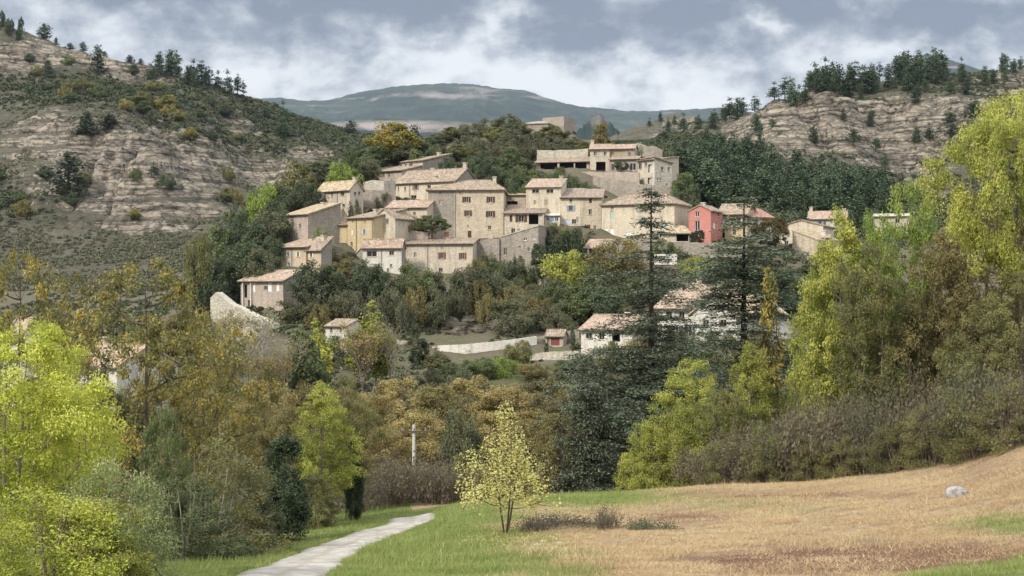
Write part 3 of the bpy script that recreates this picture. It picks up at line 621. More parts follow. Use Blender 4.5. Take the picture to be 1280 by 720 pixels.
def gen_cedar(seed, H, out, nleaf=26000, low=.05, spacing=.75, leaf=(.16, .05)):
    """tiers of long level boughs that droop at the tip, flat sprays of needles on them; OUT: (height, reach, needle density) from foot to tip"""
    r = np.random.default_rng(seed); tk = np.linspace(0, 1, 13); tp = [np.array([math.sin(u * 7 + seed) * .10 * (1 - u), 0, u * H]) for u in tk]; S = [[*tp[i], *tp[i + 1], .26 * (1 - tk[i]) ** 1.1 + .02, .26 * (1 - tk[i + 1]) ** 1.1 + .02] for i in range(12)]; P_, D_, Wt = [], [], []
    z = low * H; ot, orr, od = zip(*out)
    while z < H * .985:
        t = z / H; Lb = float(np.interp(t, ot, orr)); dens = float(np.interp(t, ot, od))
        nb = 6 if dens > .5 else 5
        a0 = r.uniform(0, 6.28)
        for i in range(nb):
            a = a0 + i / nb * 6.28 + r.normal() * .3; L1 = Lb * r.uniform(.45, 1.15); dz = (.08 if dens > .5 else -.02) * L1
            dr = np.array([math.cos(a), math.sin(a), 0]); pr = None; bd = dens * r.uniform(.3, 1.6)
            zz = z + r.normal() * .3
            for u in np.linspace(0, 1, 8):
                p = np.array([0, 0, zz]) + dr * L1 * u + np.array([0, 0, dz * math.sin(u * 2.6) * 1.2 - .17 * L1 * u * u]) + r.normal(size=3) * .03 * L1
                if pr is not None:
                    S.append([*pr, *p, .075 * (1 - u * .85) * (1.25 - t), .075 * (1 - (u + .12) * .85) * (1.25 - t) if u < .99 else .006])
                if u > .12:
                    side = np.array([-dr[1], dr[0], 0])
                    for sgn in (-1, 1):
                        for _ in range(2):
                            l2 = L1 * .32 * (1.1 - u) * r.uniform(.4, 1.1) + .25; d2 = side * sgn + dr * r.uniform(.3, 1.0) + np.array([0, 0, r.normal() * .14]); d2 /= np.linalg.norm(d2)
                            q = p + d2 * l2; S.append([*p, *q, .014, .005]); P_.append((p, q)); Wt.append(l2 * bd)
                pr = p
        z += spacing * r.uniform(.6, 1.4) * ((1.15 - .45 * t) if dens > .5 else 1.15)
    P0 = np.array([a for a, b in P_]); P1 = np.array([b for a, b in P_]); w = np.array(Wt); w /= w.sum(); k = r.choice(len(w), nleaf, p=w); u = r.uniform(.05, 1.05, (nleaf, 1))
    c = P0[k] + (P1[k] - P0[k]) * u + r.normal(size=(nleaf, 3)) * np.array([.2, .2, .09]); c[:, 2] -= np.abs(r.normal(size=nleaf)) * .12
    lf = leaves(c, *leaf, up=.5, rng=r)
    return np.array(S), lf
def gen_pine(seed, H, W, n=420, leaf=(.42, .2), base=.16, openness=.25):
    r = np.random.default_rng(seed); S = [[0, 0, 0, r.normal() * .1, 0, H * .97, .17, .03]]; c = []; o = []
    lv = np.linspace(base, .97, 11)
    for t in lv:
        if r.uniform() < openness * .4: continue
        rad = W / 2 * (1 - ((t - base) / (1 - base)) ** 1.5) * r.uniform(.65, 1.1) + .25
        for i in range(6):
            a = r.uniform(0, 6.28); q = rad * r.uniform(.5, 1.05); e = np.array([math.cos(a) * q, math.sin(a) * q, t * H + q * .12])
            S.append([0, 0, t * H, *e, .035, .012]); m = max(2, int(n / 66 * (q / (W / 3))))
            u = r.uniform(.3, 1.05, (m, 1)); c.append(np.array([0, 0, t * H]) * (1 - u) + e * u + r.normal(size=(m, 3)) * np.array([.32, .32, .2]) * W / 4)
    c = np.concatenate(c); lf = leaves(c, *leaf, up=.6, rng=r)
    return np.array(S), lf
PROTO = {}
def proto(key, gen, bark, leaf, sides=4):
    S, lf = gen
    V, Fq = segs_mesh(S, sides)
    PROTO[key] = (npmesh(key + '_trunk', V, Fq, M[bark], None, True), npmesh(key + '_crown', lf[0], lf[1], L[leaf], {'rnd': ('FACE', lf[2])}) if lf is not None else None, float(max(S[:, 5].max(), lf[0][:, 2].max() if lf is not None else 0)),
                  float(np.ptp(np.percentile(lf[0][:, 0], [2, 98])) if lf is not None else np.ptp(np.percentile(S[:, 3], [1, 99]))))
def plant(key, name, x, y, H, W, label, cat, group=None, leaf=None, rot=None, sink=.15, z=None, squash=None):
    tm, cm, h, w = PROTO[key]
    g = Zg(x, y) if z is None else z
    o = empty(name, (x, y, g - sink)); s = (H + sink) / h; sw = W / w if W else s
    o.scale = (sw, sw if squash is None else sw * squash, s); o.rotation_euler = (0, 0, rng.uniform(0, 6.28) if rot is None else rot)
    tag(o, label, cat, group)
    t = obj('trunk' if 'tree' in name or name in ('pine', 'cedar', 'cypress', 'poplar') else 'stem', tm, o)
    if cm:
        c = obj('crown' if 'tree' in name or name in ('pine', 'cedar', 'cypress', 'poplar') else 'foliage', cm, o)
        if leaf: c.material_slots[0].link = 'OBJECT'; c.material_slots[0].material = L[leaf]
    return o
def ptree(key, name, px, Y, py_top, wpx, label, cat='tree', group=None, leaf=None, **kw):
    """a plant whose foot stands on the ground in the direction px at distance Y, as high and wide as the photo shows it"""
    x = (px - 640) / F * Y; g = Zg(x, Y) if kw.get('z') is None else kw['z']; H = (360 - py_top) / F * Y - g
    return plant(key, name, x, Y, max(H, .6), wpx / F * Y, label, cat, group, leaf, **kw)
# ------------------------------------------------------------------ buildings
def xy(px, Y): return np.array([(px - 640) / F * Y, Y])
def plan(A, B, side):
    """front wall A-B (photo column, distance), the visible side's far corner column or a depth: corner, axes, width, depth"""
    a, b = xy(*A), xy(*B); W = np.linalg.norm(b - a); ex = (b - a) / W; ey = np.array([-ex[1], ex[0]])
    if side[0] == 'D': D = side[1]
    else:
        q = b if side[0] == 'R' else a; u = (side[1] - 640) / F
        Ys = (q @ ex) / (u * ex[0] + ex[1]); D = float((np.array([u * Ys, Ys]) - q) @ ey)
        if D < 0: D = 6
        if len(side) > 2: D = min(D, side[2])
    return a, ex, ey, W, D
def wall_face(mb, o, e, W, z0, zl, zr, ops, nrm, apex=None, rev=.22):
    """one wall with real openings: o = start (2d), e = direction, nrm = outward normal (2d)"""
    def p(s, z, d=0): q = o + e * s - nrm * d; return (q[0], q[1], z)
    zt = min(zl, zr)
    xs = sorted({0.0, W, *[v for op in ops for v in (op[0], op[1])]}); zs = sorted({z0, zt, *[v for op in ops for v in (op[2], op[3])]})
    for i in range(len(xs) - 1):
        for j in range(len(zs) - 1):
            cx, cz = (xs[i] + xs[i + 1]) / 2, (zs[j] + zs[j + 1]) / 2
            if any(op[0] < cx < op[1] and op[2] < cz < op[3] for op in ops): continue
            mb.poly([p(xs[i], zs[j]), p(xs[i + 1], zs[j]), p(xs[i + 1], zs[j + 1]), p(xs[i], zs[j + 1])])
    for s0, s1, a, b in ops:
        mb.poly([p(s0, a), p(s1, a), p(s1, a, rev), p(s0, a, rev)]); mb.poly([p(s0, b), p(s0, b, rev), p(s1, b, rev), p(s1, b)])
        mb.poly([p(s0, a), p(s0, a, rev), p(s0, b, rev), p(s0, b)]); mb.poly([p(s1, a), p(s1, b), p(s1, b, rev), p(s1, a, rev)])
    top = [p(0, zt), p(W, zt)]
    if zr > zt + .01: top.append(p(W, zr))
    if apex: top.append(p(apex[0], apex[1]))
    if zl > zt + .01: top.append(p(0, zl))
    if len(top) > 2: mb.poly(top)
def add_window(root, off, o, e, nrm, s0, s1, a, b, style):
    """a window or door in its opening: frame, pane (or leaf) and shutters"""
    kind, _, colr = style.partition(':')
    E = np.array([*e, 0]); NN = np.array([*nrm, 0]); Zv = np.array([0, 0, 1]); O = np.array([*o, 0])
    w, h = s1 - s0, b - a
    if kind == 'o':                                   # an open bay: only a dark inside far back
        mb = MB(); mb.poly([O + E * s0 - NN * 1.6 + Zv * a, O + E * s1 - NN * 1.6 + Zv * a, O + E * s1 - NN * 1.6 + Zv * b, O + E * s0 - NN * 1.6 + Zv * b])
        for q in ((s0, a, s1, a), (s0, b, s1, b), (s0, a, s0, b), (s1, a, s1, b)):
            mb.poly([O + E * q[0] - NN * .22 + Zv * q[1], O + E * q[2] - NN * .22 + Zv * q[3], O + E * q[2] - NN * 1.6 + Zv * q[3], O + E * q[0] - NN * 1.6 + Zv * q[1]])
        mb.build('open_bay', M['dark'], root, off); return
    if kind in 'cg':                                  # closed shutter, door or garage leaf
        mb = MB(); mb.box(O + E * s0 + Zv * a - NN * .14, E, Zv, NN, .002, w - .002, .002, h - .002, 0, .06)
        for k in range(1, 4): mb.box(O + E * (s0 + w * k / 4) + Zv * a - NN * .08, E, Zv, NN, -.025, .025, .05, h - .05, 0, .02)
        mb.build('door' if kind == 'g' else 'shutter', M['sh_' + (colr or 'wood')], root, off); return
    fr = MB(); t = .07; fo = O - NN * .12
    for x0, x1, y0, y1 in ((0, t, 0, h), (w - t, w, 0, h), (t, w - t, 0, t), (t, w - t, h - t, h), (w / 2 - t / 2, w / 2 + t / 2, t, h - t)):
        fr.box(fo + E * s0 + Zv * a, E, Zv, NN, x0 + .003, x1 - .003, y0 + .003, y1 - .003, -.05, .03)
    f = fr.build('window', M['fwhite' if kind == 'w' else 'frame'], root, off)
    pn = MB(); q = O - NN * .15 + E * s0 + Zv * a; pn.poly([q + E * t, q + E * (w - t), q + E * (w - t) + Zv * h, q + E * t + Zv * h]); pn.build('pane', M['glass'], f, off)
    sl = MB(); sl.box(O + E * s0 + Zv * a, E, Zv, NN, -.06, w + .06, -.1, -.003, -.05, .07); sl.build('sill', M['pale'], f, off)
    if kind == 's':
        for sg in (0, 1):
            sh = MB(); x0 = s0 - w * .5 - .03 if sg == 0 else s1 + .03
            sh.box(O + E * x0 + Zv * a, E, Zv, NN, 0, w * .5, 0, h, .02, .06)
            for k in range(1, 5): sh.box(O + E * x0 + Zv * (a + h * k / 5), E, Zv, NN, .04, w * .5 - .04, -.02, .02, .06, .075)
            sh.build('shutter', M['sh_' + colr], f, off)
M['eave_shade_gutter'] = plain('dark_eave_shade', (.13, .10, .08), .6)  # dark gutter tube added to draw the shadow line under the eaves
HOUSES = []
def H(**k): HOUSES.append(k)
def house_geo(h):
    a, ex, ey, W, D = plan(h['A'], h['B'], h['side'])
    ref = h['A'][1] if h['side'][0] == 'L' else h['B'][1] if h['side'][0] == 'R' else (h['A'][1] + h['B'][1]) / 2
    z = lambda py: (360 - py) / F * ref
    return a, ex, ey, W, D, z(h['eave']), z(h['base']), ref
def register_pads():
    for h in HOUSES:
        if h.get('nopad'): continue
        a, ex, ey, W, D, zE, zB, ref = house_geo(h); c = a + ex * W / 2 + ey * D / 2
        r = max(W, D) * .5
        n = max(1, int(round(max(W, D) / max(min(W, D), 3))))
        for i in range(n):
            q = (i + .5) / n; c = a + ex * W * (q if W >= D else .5) + ey * D * (q if D > W else .5)
            PADS.append((c[0], c[1], min(W, D) * .62, zB - .25))
def build_house(h):
    a, ex, ey, W, D, zE, zB, ref = house_geo(h); b, c, d = a + ex * W, a + ex * W + ey * D, a + ey * D
    root = empty(h.get('name', 'village_house'), (*((a + b) / 2), zB)); off = np.array([*((a + b) / 2), zB]); tag(root, h['label'], h.get('cat', 'house'), h.get('group'))
    z0 = min([Zg(*q) for q in (a, b, c, d)] + [zB]) - .8
    r, rt, ov = h.get('rise', 1.6), h.get('roof', 'gx'), h.get('over', .38)
    hs = {'gx': (0, 0, 0, 0), 'gy': (0, 0, 0, 0), 'hip': (0, 0, 0, 0), 'flat': (0, 0, 0, 0), 'sf': (0, 0, r, r), 'sb': (r, r, 0, 0), 'sr': (0, r, r, 0), 'sl': (r, 0, 0, r), 'none': (0, 0, 0, 0)}[rt]
    zc = [zE + q for q in hs]
    faces = {'F': (a, ex, W, -ey, zc[0], zc[1], (W / 2, zE + r) if rt == 'gy' else None), 'R': (b, ey, D, ex, zc[1], zc[2], (D / 2, zE + r) if rt == 'gx' else None),
             'B': (c, -ex, W, ey, zc[2], zc[3], (W / 2, zE + r) if rt == 'gy' else None), 'L': (d, -ey, D, -ex, zc[3], zc[0], (D / 2, zE + r) if rt == 'gx' else None)}
    if 'split' in h:                                   # the front wall in two stones
        u = (h['split'][0] - 640) / F; s_ = (u * a[1] - a[0]) / (ex[0] - u * ex[1]); fz = faces.pop('F')
        faces['G'] = (a, ex, s_, -ey, zc[0], zc[0], None); faces['F'] = (a + ex * s_, ex, W - s_, -ey, zc[0], zc[1], None); h = dict(h, faces={**h.get('faces', {}), 'G': h['split'][1]})
    ops = {k: [] for k in faces}
    for w in h.get('win', []):
        px, py, wp, hp, st = w[:5]; f = w[5] if len(w) > 5 else 'G' if 'split' in h and px < h['split'][0] else 'F'; o, e, Ln, nr, zl, zr, ap = faces[f]
        u = (px - 640) / F; n2 = np.array([u, 1.0])          # ray x = u y; meet o + e s
        den = e[0] - u * e[1]; s = (u * o[1] - o[0]) / den; Y = (o + e * s)[1]
        zz = (360 - py) / F * Y; hw = max(wp, 1.6) / F * Y / max(abs(e[0] - u * e[1]), .25) / 2; hh = hp / F * Y / 2
        s0, s1 = max(s - hw, .12), min(s + hw, Ln - .12); top = min(zl, zr) - .05
        if s1 - s0 < .2: continue
        lo, hi = max(zz - hh, z0 + .1), min(zz + hh, top)
        if hi - lo < .2: continue
        if any(s0 < q[1] and s1 > q[0] and lo < q[3] and hi > q[2] for q, _ in ops[f]): continue
        ops[f].append(((s0, s1, lo, hi), st))
    mb = MB(); side = {}
    for k, (o, e, Ln, nr, zl, zr, ap) in faces.items():
        m2 = mb
        if k in h.get('faces', {}): m2 = side.setdefault(k, MB())
        wall_face(m2, o, e, Ln, z0, zl, zr, [q for q, _ in ops[k]], nr, ap)
        for q, st in ops[k]: add_window(root, off, o, e, nr, *q, st)
    if rt in ('flat', 'none'): mb.poly([(*a, zE), (*b, zE), (*c, zE), (*d, zE)])
    mb.build('wall', M[h['wall']], root, off)
    for k, m2 in side.items(): m2.build('wall', M[h['faces'][k]], root, off)
    # roof
    def pt(s, t, z): q = a + ex * s + ey * t; return np.array([q[0], q[1], z])
    rb = MB(); th = .20; rm = M[h.get('rmat', 'roof')]
    def plane(fn, poly): rb.slab([pt(s, t, fn(s, t) + th + .015) for s, t in poly], th)
    if rt == 'gx':
        f1 = lambda s, t: zE + r * t / (D / 2); f2 = lambda s, t: zE + r * (D - t) / (D / 2)
        plane(f1, [(-ov * .6, -ov), (W + ov * .6, -ov), (W + ov * .6, D / 2), (-ov * .6, D / 2)]); plane(f2, [(-ov * .6, D / 2), (W + ov * .6, D / 2), (W + ov * .6, D + ov), (-ov * .6, D + ov)])
        rb.tube(pt(-ov * .6, D / 2, zE + r + th), pt(W + ov * .6, D / 2, zE + r + th), .1, .1)
    elif rt == 'gy':
        f1 = lambda s, t: zE + r * s / (W / 2); f2 = lambda s, t: zE + r * (W - s) / (W / 2)
        plane(f1, [(-ov, -ov * .6), (W / 2, -ov * .6), (W / 2, D + ov * .6), (-ov, D + ov * .6)]); plane(f2, [(W / 2, -ov * .6), (W + ov, -ov * .6), (W + ov, D + ov * .6), (W / 2, D + ov * .6)])
        rb.tube(pt(W / 2, -ov * .6, zE + r + th), pt(W / 2, D + ov * .6, zE + r + th), .1, .1)
    elif rt in ('sf', 'sb', 'sr', 'sl'):
        fn = {'sf': lambda s, t: zE + r * t / D, 'sb': lambda s, t: zE + r * (1 - t / D), 'sr': lambda s, t: zE + r * s / W, 'sl': lambda s, t: zE + r * (1 - s / W)}[rt]
        plane(fn, [(-ov * .7, -ov), (W + ov * .7, -ov), (W + ov * .7, D + ov * .5), (-ov * .7, D + ov * .5)])
    elif rt == 'hip':
        i = min(D / 2, W / 2 - .3) * h.get('hipin', .8); i1, i2 = (W * q for q in h['insets']) if 'insets' in h else (i, i); e = zE - r * ov / (D / 2); g = zE + r
        A_, B_, C_, D_ = pt(-ov, -ov, e), pt(W + ov, -ov, e), pt(W + ov, D + ov, e), pt(-ov, D + ov, e); R1, R2 = pt(i1, D / 2, g), pt(W - i2, D / 2, g); up = np.array([0, 0, th + .03])
        for pl in ([A_, B_, R2, R1], [B_, C_, R2], [C_, D_, R1, R2], [D_, A_, R1]): rb.poly([q + up for q in pl])
        for p, q in ((A_, B_), (B_, C_), (C_, D_), (D_, A_)): rb.poly([p, q, q + up, p + up])
        rb.poly([A_, D_, C_, B_])
        for p, q in ((A_, R1), (D_, R1), (B_, R2), (C_, R2), (R1, R2)): rb.tube(p + up, q + up, .09, .09)
    elif rt == 'flat':
        for q in ((0, W, 0, .25), (0, W, D - .25, D), (0, .25, .25, D - .25), (W - .25, W, .25, D - .25)):
            rb.box(np.array([*a, 0]), np.array([*ex, 0]), np.array([*ey, 0]), (0, 0, 1), q[0], q[1], q[2], q[3], zE + .005, zE + .35)
    ro = rb.build('roof', rm, root, off) if rb.f else None
    if ro and rt in ('gx', 'sf', 'hip') and h['wall'] not in ('grey', 'pale'):
        gb = MB(); zz = zE - (r * ov / (D / 2) if rt != 'sf' else r * ov / D); gb.tube(pt(-ov * .6, -ov - .05, zz + .1), pt(W + ov * .6, -ov - .05, zz + .1), .08, .08, 6); gb.build('eave_shade_gutter', M['eave_shade_gutter'], ro, off)
    for s, t, hh in h.get('chim', []):
        mbc = MB(); zz = zE + (r * (1 - abs(2 * t - 1)) if rt in ('gx', 'hip') else r * (1 - abs(2 * s - 1)) if rt == 'gy' else r * (t if rt == 'sf' else s if rt == 'sr' else .5))
        mbc.box(pt(s * W, t * D, 0), np.array([*ex, 0]), np.array([*ey, 0]), (0, 0, 1), -.32, .32, -.28, .28, zz - .3, zz + hh); mbc.box(pt(s * W, t * D, 0), np.array([*ex, 0]), np.array([*ey, 0]), (0, 0, 1), -.42, .42, -.38, .38, zz + hh, zz + hh + .14)
        mbc.build('chimney', M[h.get('cmat', 'tan2')], ro or root, off)
    # rain pipe down one corner and a plinth band of rougher stone
    for s in h.get('pipe', []):
        pb = MB(); q = a + ex * s * W - ey * .09; pb.tube((*q, zB - .3), (*q, zE - .1), .06, .06, 6); pb.build('drainpipe', M['sh_grey'], root, off)
    for k, spec in enumerate(h.get('post', [])):
        px, y0, y1, wp = spec; mbp = MB(); u = (px - 640) / F; q = a - ey * .35; den = ex[0] - u * ex[1]; s = (u * q[1] - q[0]) / den; Yq = (q + ex * s)[1]
        mbp.box(np.array([*q, 0]), np.array([*ex, 0]), np.array([*ey, 0]), (0, 0, 1), s - wp / F * Yq / 2, s + wp / F * Yq / 2, 0, .4, (360 - y1) / F * Yq, (360 - y0) / F * Yq); mbp.build('pillar', M[h.get('pmat', h['wall'])], root, off)
    return root
def wall_run(name, label, pts, m, cat='wall', thick=.5, cap=None, group=None, kindmat=None):
    """a free-standing or retaining wall: pts (px, Y, py_top, py_bottom)"""
    root_p = P(pts[0][0], pts[0][3], pts[0][1]); q0 = xy(pts[0][0], pts[0][1]); mb = MB(); cp = MB()
    loc = np.array([q0[0], q0[1], (360 - pts[0][3]) / F * pts[0][1]])
    root = empty(name, loc); tag(root, label, cat, group)
    Q = []
    for i, (px, Y, a, b) in enumerate(pts):
        q = xy(px, Y); Q.append((q, (360 - a) / F * Y, (360 - b) / F * Y - 1.0))
    for i in range(len(Q) - 1):
        (p, pt_, pb), (q, qt, qb) = Q[i], Q[i + 1]; d = (q - p) / np.linalg.norm(q - p); n = np.array([-d[1], d[0]]) * thick
        nseg = max(1, int(np.linalg.norm(q - p) / 1.2))
        for k in range(nseg):
            def L_(t, k=k): u = (k + t) / nseg; jj = (vnoise(np.array([(p + (q - p) * u)[0] * 1.3]), np.array([3.3]), 5)[0] - .5) * (.45 if m in ('grey', 'pale', 'pink') else .04); return p + (q - p) * u, pt_ + (qt - pt_) * u + jj, pb + (qb - pb) * u
            (u0, t0, b0), (u1, t1, b1) = L_(0), L_(1)
            f = [(*u0, b0), (*u1, b1), (*u1, t1), (*u0, t0)]; g = [(*(u0 + n), b0), (*(u1 + n), b1), (*(u1 + n), t1), (*(u0 + n), t0)]
            mb.poly(f); mb.poly(g[::-1]); mb.poly([f[3], f[2], g[2], g[3]])
            if k == 0 and i == 0: mb.poly([f[0], f[3], g[3], g[0]])
            if k == nseg - 1 and i == len(Q) - 2: mb.poly([f[1], g[1], g[2], f[2]])
            if cap: cp.slab([np.array([*(u0 - n * .12), t0 + .14]), np.array([*(u1 - n * .12), t1 + .14]), np.array([*(u1 + n * 1.12), t1 + .14]), np.array([*(u0 + n * 1.12), t0 + .14])], .13)
    mb.build('wall_face', M[m], root, loc)
    if cap: cp.build('coping', M[cap], root, loc)
    return root

# --- the village: photo columns are where each house's corners stand at the given distance
H(label='tall three storey tan stone house with hipped tile roof, brown shutters and a greyer wing', A=(535, 250.6), B=(629.5, 250), side=('D', 9.5), eave=237.6, base=299, rise=1.9, roof='hip', insets=(.5, .2), wall='tan', rmat='roof', split=(567.5, 'grey'), chim=[(.86, .5, .7)],
  win=[(583, 249.5, 5, 7, 's:brown'), (613.3, 249.5, 5, 7.5, 's:brown'), (585, 266.5, 4.5, 7, 's:brown'), (613, 267.5, 5.5, 7.5, 's:brown'), (585, 282, 2, 2, 'd'), (612, 284.5, 4, 5, 'd'), (587, 293, 4.5, 9, 'g:brown'), (575, 240.8, 2, 2.4, 'd'), (588, 240.3, 2, 2, 'd'), (613, 240, 2.4, 2, 'd'),
       (550.5, 241, 3, 3.4, 'd'), (550.3, 253.5, 3, 5.5, 'w'), (549.5, 270, 3, 3, 'd'), (558, 293, 6, 6, 'g:wood')], pipe=[.36])
H(label='cream cottage row with light blue shutters above the lowest stone barn', A=(346, 233), B=(382.5, 230), side=('D', 7), eave=309.5, base=342, rise=1.5, roof='sf', wall='peach', rmat='roofr', over=.45,
  win=[(350.5, 318.5, 2.4, 5, 's:ltblue'), (360.6, 318, 2.4, 6.5, 's:ltblue'), (372.7, 318, 2.6, 6, 's:white'), (361.7, 331.5, 2.6, 7, 's:ltblue'), (349.5, 333, 2.4, 5, 'd'), (371, 336, 2.6, 4.5, 'g:wood'), (377, 335.5, 2, 3, 'd')], pipe=[.52])
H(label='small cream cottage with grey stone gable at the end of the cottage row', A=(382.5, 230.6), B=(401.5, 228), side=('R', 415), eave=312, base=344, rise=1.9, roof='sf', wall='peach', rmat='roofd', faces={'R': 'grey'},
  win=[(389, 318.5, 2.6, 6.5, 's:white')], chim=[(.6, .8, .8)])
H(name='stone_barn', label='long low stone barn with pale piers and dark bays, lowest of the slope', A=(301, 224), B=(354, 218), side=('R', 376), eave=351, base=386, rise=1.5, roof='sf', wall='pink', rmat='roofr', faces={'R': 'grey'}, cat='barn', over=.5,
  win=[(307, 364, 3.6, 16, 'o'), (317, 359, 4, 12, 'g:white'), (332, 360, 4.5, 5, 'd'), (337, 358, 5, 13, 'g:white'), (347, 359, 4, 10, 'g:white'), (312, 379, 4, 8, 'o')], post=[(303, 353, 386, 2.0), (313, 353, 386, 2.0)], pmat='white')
H(label='rough stone house with pale ochre mono pitch roof and long blank grey side', A=(355, 243), B=(385, 238), side=('R', 426, 10), eave=268, base=303, rise=2.1, roof='sf', wall='pink', rmat='roofy', faces={'R': 'grey'},  # side turned from the sun: its shade is painted in with grey stone
  win=[(375, 282.5, 2.6, 6, 'd'), (363, 296, 2, 4.5, 'd')], chim=[(.55, .8, .6)])
H(label='tan house with open dark loggia under its eave, behind the pale ochre roof', A=(397, 256), B=(437.5, 250), side=('R', 454, 8), eave=236.3, base=258, rise=1.5, roof='gx', wall='tan2', rmat='roofy',
  win=[(404.5, 241, 5, 5.5, 'o'), (415, 243.5, 2, 6, 'd'), (428, 242.5, 4.4, 5, 'd'), (429.3, 257, 3.4, 4.5, 'd'), (444, 242, 3, 4.5, 'd', 'R'), (449, 241.5, 3, 4.5, 'd', 'R')], chim=[(.95, .5, .6)], pipe=[.62])
H(name='annex', label='small flat roofed grey annex at the outer edge of the loggia house', A=(383.5, 255), B=(396.5, 253), side=('D', 4), eave=244, base=257, roof='flat', wall='grey', rmat='pale', rise=0, cat='annex')
H(label='yellow plastered narrow house with pale shutters, taller part of the yellow pair', A=(434, 242), B=(466.5, 238), side=('D', 8), eave=273, base=322, rise=1.7, roof='sf', wall='yellow', rmat='roof', over=.4,
  win=[(440, 290, 2.4, 6.5, 'c:white'), (455.5, 289.7, 2.6, 6, 's:ltblue'), (439.5, 305, 2.6, 5.5, 'd'), (427, 315, 2, 5, 'd'), (441, 276, 2, 2, 'd'), (456, 277, 2, 2, 'd')], pipe=[.36, .98], chim=[(.2, .7, .6), (.35, .8, .5)])
H(label='yellow plastered house with lower rosy eave, beside the dark gap', A=(416.5, 243), B=(433.7, 242.2), side=('D', 7), eave=282, base=322, rise=1.1, roof='sf', wall='yellow', rmat='roofr', win=[(424, 290, 3, 6, 'c:white'), (427, 316, 2.2, 5, 'd')])
H(label='gable ended tan cottage with one tall dark window above bare climbers', A=(466.5, 241), B=(494, 239), side=('D', 7), eave=273, base=304, rise=1.5, roof='gy', wall='tan2', rmat='roof', over=.3,
  win=[(484, 276, 3.4, 8, 'd'), (476.5, 292.5, 4, 9, 'c:grey')])
H(label='low cream house with rosy pink roof between the tallest house and the terrace', A=(483, 249), B=(533.5, 247), side=('D', 8), eave=260, base=272, rise=1.4, roof='gx', wall='cream', rmat='roofr', win=[(495, 265, 5, 5, 'd'), (518, 267, 3.4, 4, 'd'), (508, 266, 2.5, 5, 'c:white')])
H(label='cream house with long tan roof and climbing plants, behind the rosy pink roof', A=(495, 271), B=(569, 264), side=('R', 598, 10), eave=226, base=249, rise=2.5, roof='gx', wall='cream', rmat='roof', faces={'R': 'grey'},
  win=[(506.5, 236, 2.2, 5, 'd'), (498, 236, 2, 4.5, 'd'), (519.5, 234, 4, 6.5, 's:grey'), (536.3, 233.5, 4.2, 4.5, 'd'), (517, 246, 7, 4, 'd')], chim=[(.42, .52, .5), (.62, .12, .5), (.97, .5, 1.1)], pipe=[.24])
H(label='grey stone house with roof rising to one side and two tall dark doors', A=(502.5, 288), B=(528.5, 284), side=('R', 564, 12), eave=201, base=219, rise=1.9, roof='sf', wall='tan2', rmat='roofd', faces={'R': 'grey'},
  win=[(507.5, 210, 3, 10, 'd'), (514.3, 209.6, 2.6, 10.5, 'd')], chim=[(.75, .75, .7)])
H(label='low tan house with a white chimney stub, joined below the roof that rises', A=(468.5, 283), B=(502, 279), side=('D', 8), eave=214.5, base=226, rise=1.7, roof='sf', wall='pink', rmat='roof', win=[(479.5, 219, 2.4, 5, 'd'), (486, 219, 2.4, 5, 'd'), (472, 219, 2, 4, 'd')], chim=[(.55, .75, .6)])
H(label='long tan house with red shutters, on the lower terrace above dark trees', A=(507, 240), B=(591, 238), side=('D', 9), eave=305.3, base=341, rise=1.0, roof='gx', wall='tan2', rmat='roofd',
  win=[(519, 318.5, 3.6, 6.5, 'w'), (552.5, 319.5, 4.5, 8, 's:red'), (578.2, 320, 4.5, 8, 's:red'), (552, 308.8, 2.4, 2.6, 'd'), (578, 309.5, 2, 2.4, 'd'), (551, 337.5, 5, 5, 'd'), (577.5, 335.5, 2.4, 3, 'd'), (510.5, 326, 2, 4, 'd')], pipe=[.33])
H(label='cream house with wide dark picture window, beside the red shuttered house', A=(453, 236), B=(502, 234.8), side=('R', 506, 8), eave=308.3, base=343, rise=1.15, roof='gx', wall='white', rmat='roofr', faces={'R': 'grey', 'L': 'grey'},  # grey on the right return paints in its shade
  win=[(464.7, 317.3, 12.5, 7, 'd'), (489.5, 316.3, 6, 5.5, 'd'), (489, 332, 3, 4, 'd'), (485, 338, 3, 5, 'd'), (474.5, 331, 2.4, 4, 'd')], pipe=[.49])
H(name='shed', label='lean to shed with sloping grey wall at the picture window house', A=(440.5, 237.5), B=(452.7, 236.8), side=('D', 6), eave=322, base=332, rise=1.7, roof='sr', wall='grey', rmat='pale', cat='shed', over=.15)
H(label='tan house with a dark open porch under its tile roof, next to the tallest house', A=(630.5, 249), B=(680, 248), side=('D', 7), eave=267, base=297, rise=1.7, roof='sf', wall='tan2', rmat='roofd',
  win=[(638.7, 273, 3.6, 8.5, 'c:brown'), (651.5, 273, 7, 9, 's:brown'), (667, 274, 12, 12.5, 'o'), (641.5, 289.5, 5, 8, 'd'), (648.5, 289, 3, 6, 'c:tanw')], post=[(679, 268, 297, 1.6)])
H(name='annex', label='small pinkish annex with flat cream roof squeezed beside the attic house', A=(633, 260), B=(657, 259.5), side=('D', 6), eave=244.5, base=262, rise=.7, roof='sf', wall='pink', rmat='roofy', cat='annex', win=[(640, 253.5, 14, 4, 'o')], over=.3)
H(label='tall tan house with two wide dark attic windows under a rosy roof', A=(657.5, 252.5), B=(701, 251.5), side=('D', 8.5), eave=234.8, base=282, rise=2.1, roof='sf', wall='cream', rmat='roofr',
  win=[(669.4, 238.9, 9, 5, 'd'), (687.4, 238.9, 9, 5, 'd'), (668.5, 253, 3, 5, 'c:tanw'), (682.6, 252.8, 4, 6.5, 'c:tanw'), (700, 258, 2, 5, 'd')], chim=[(.97, .25, 1.6)], cmat='cream', over=.25)
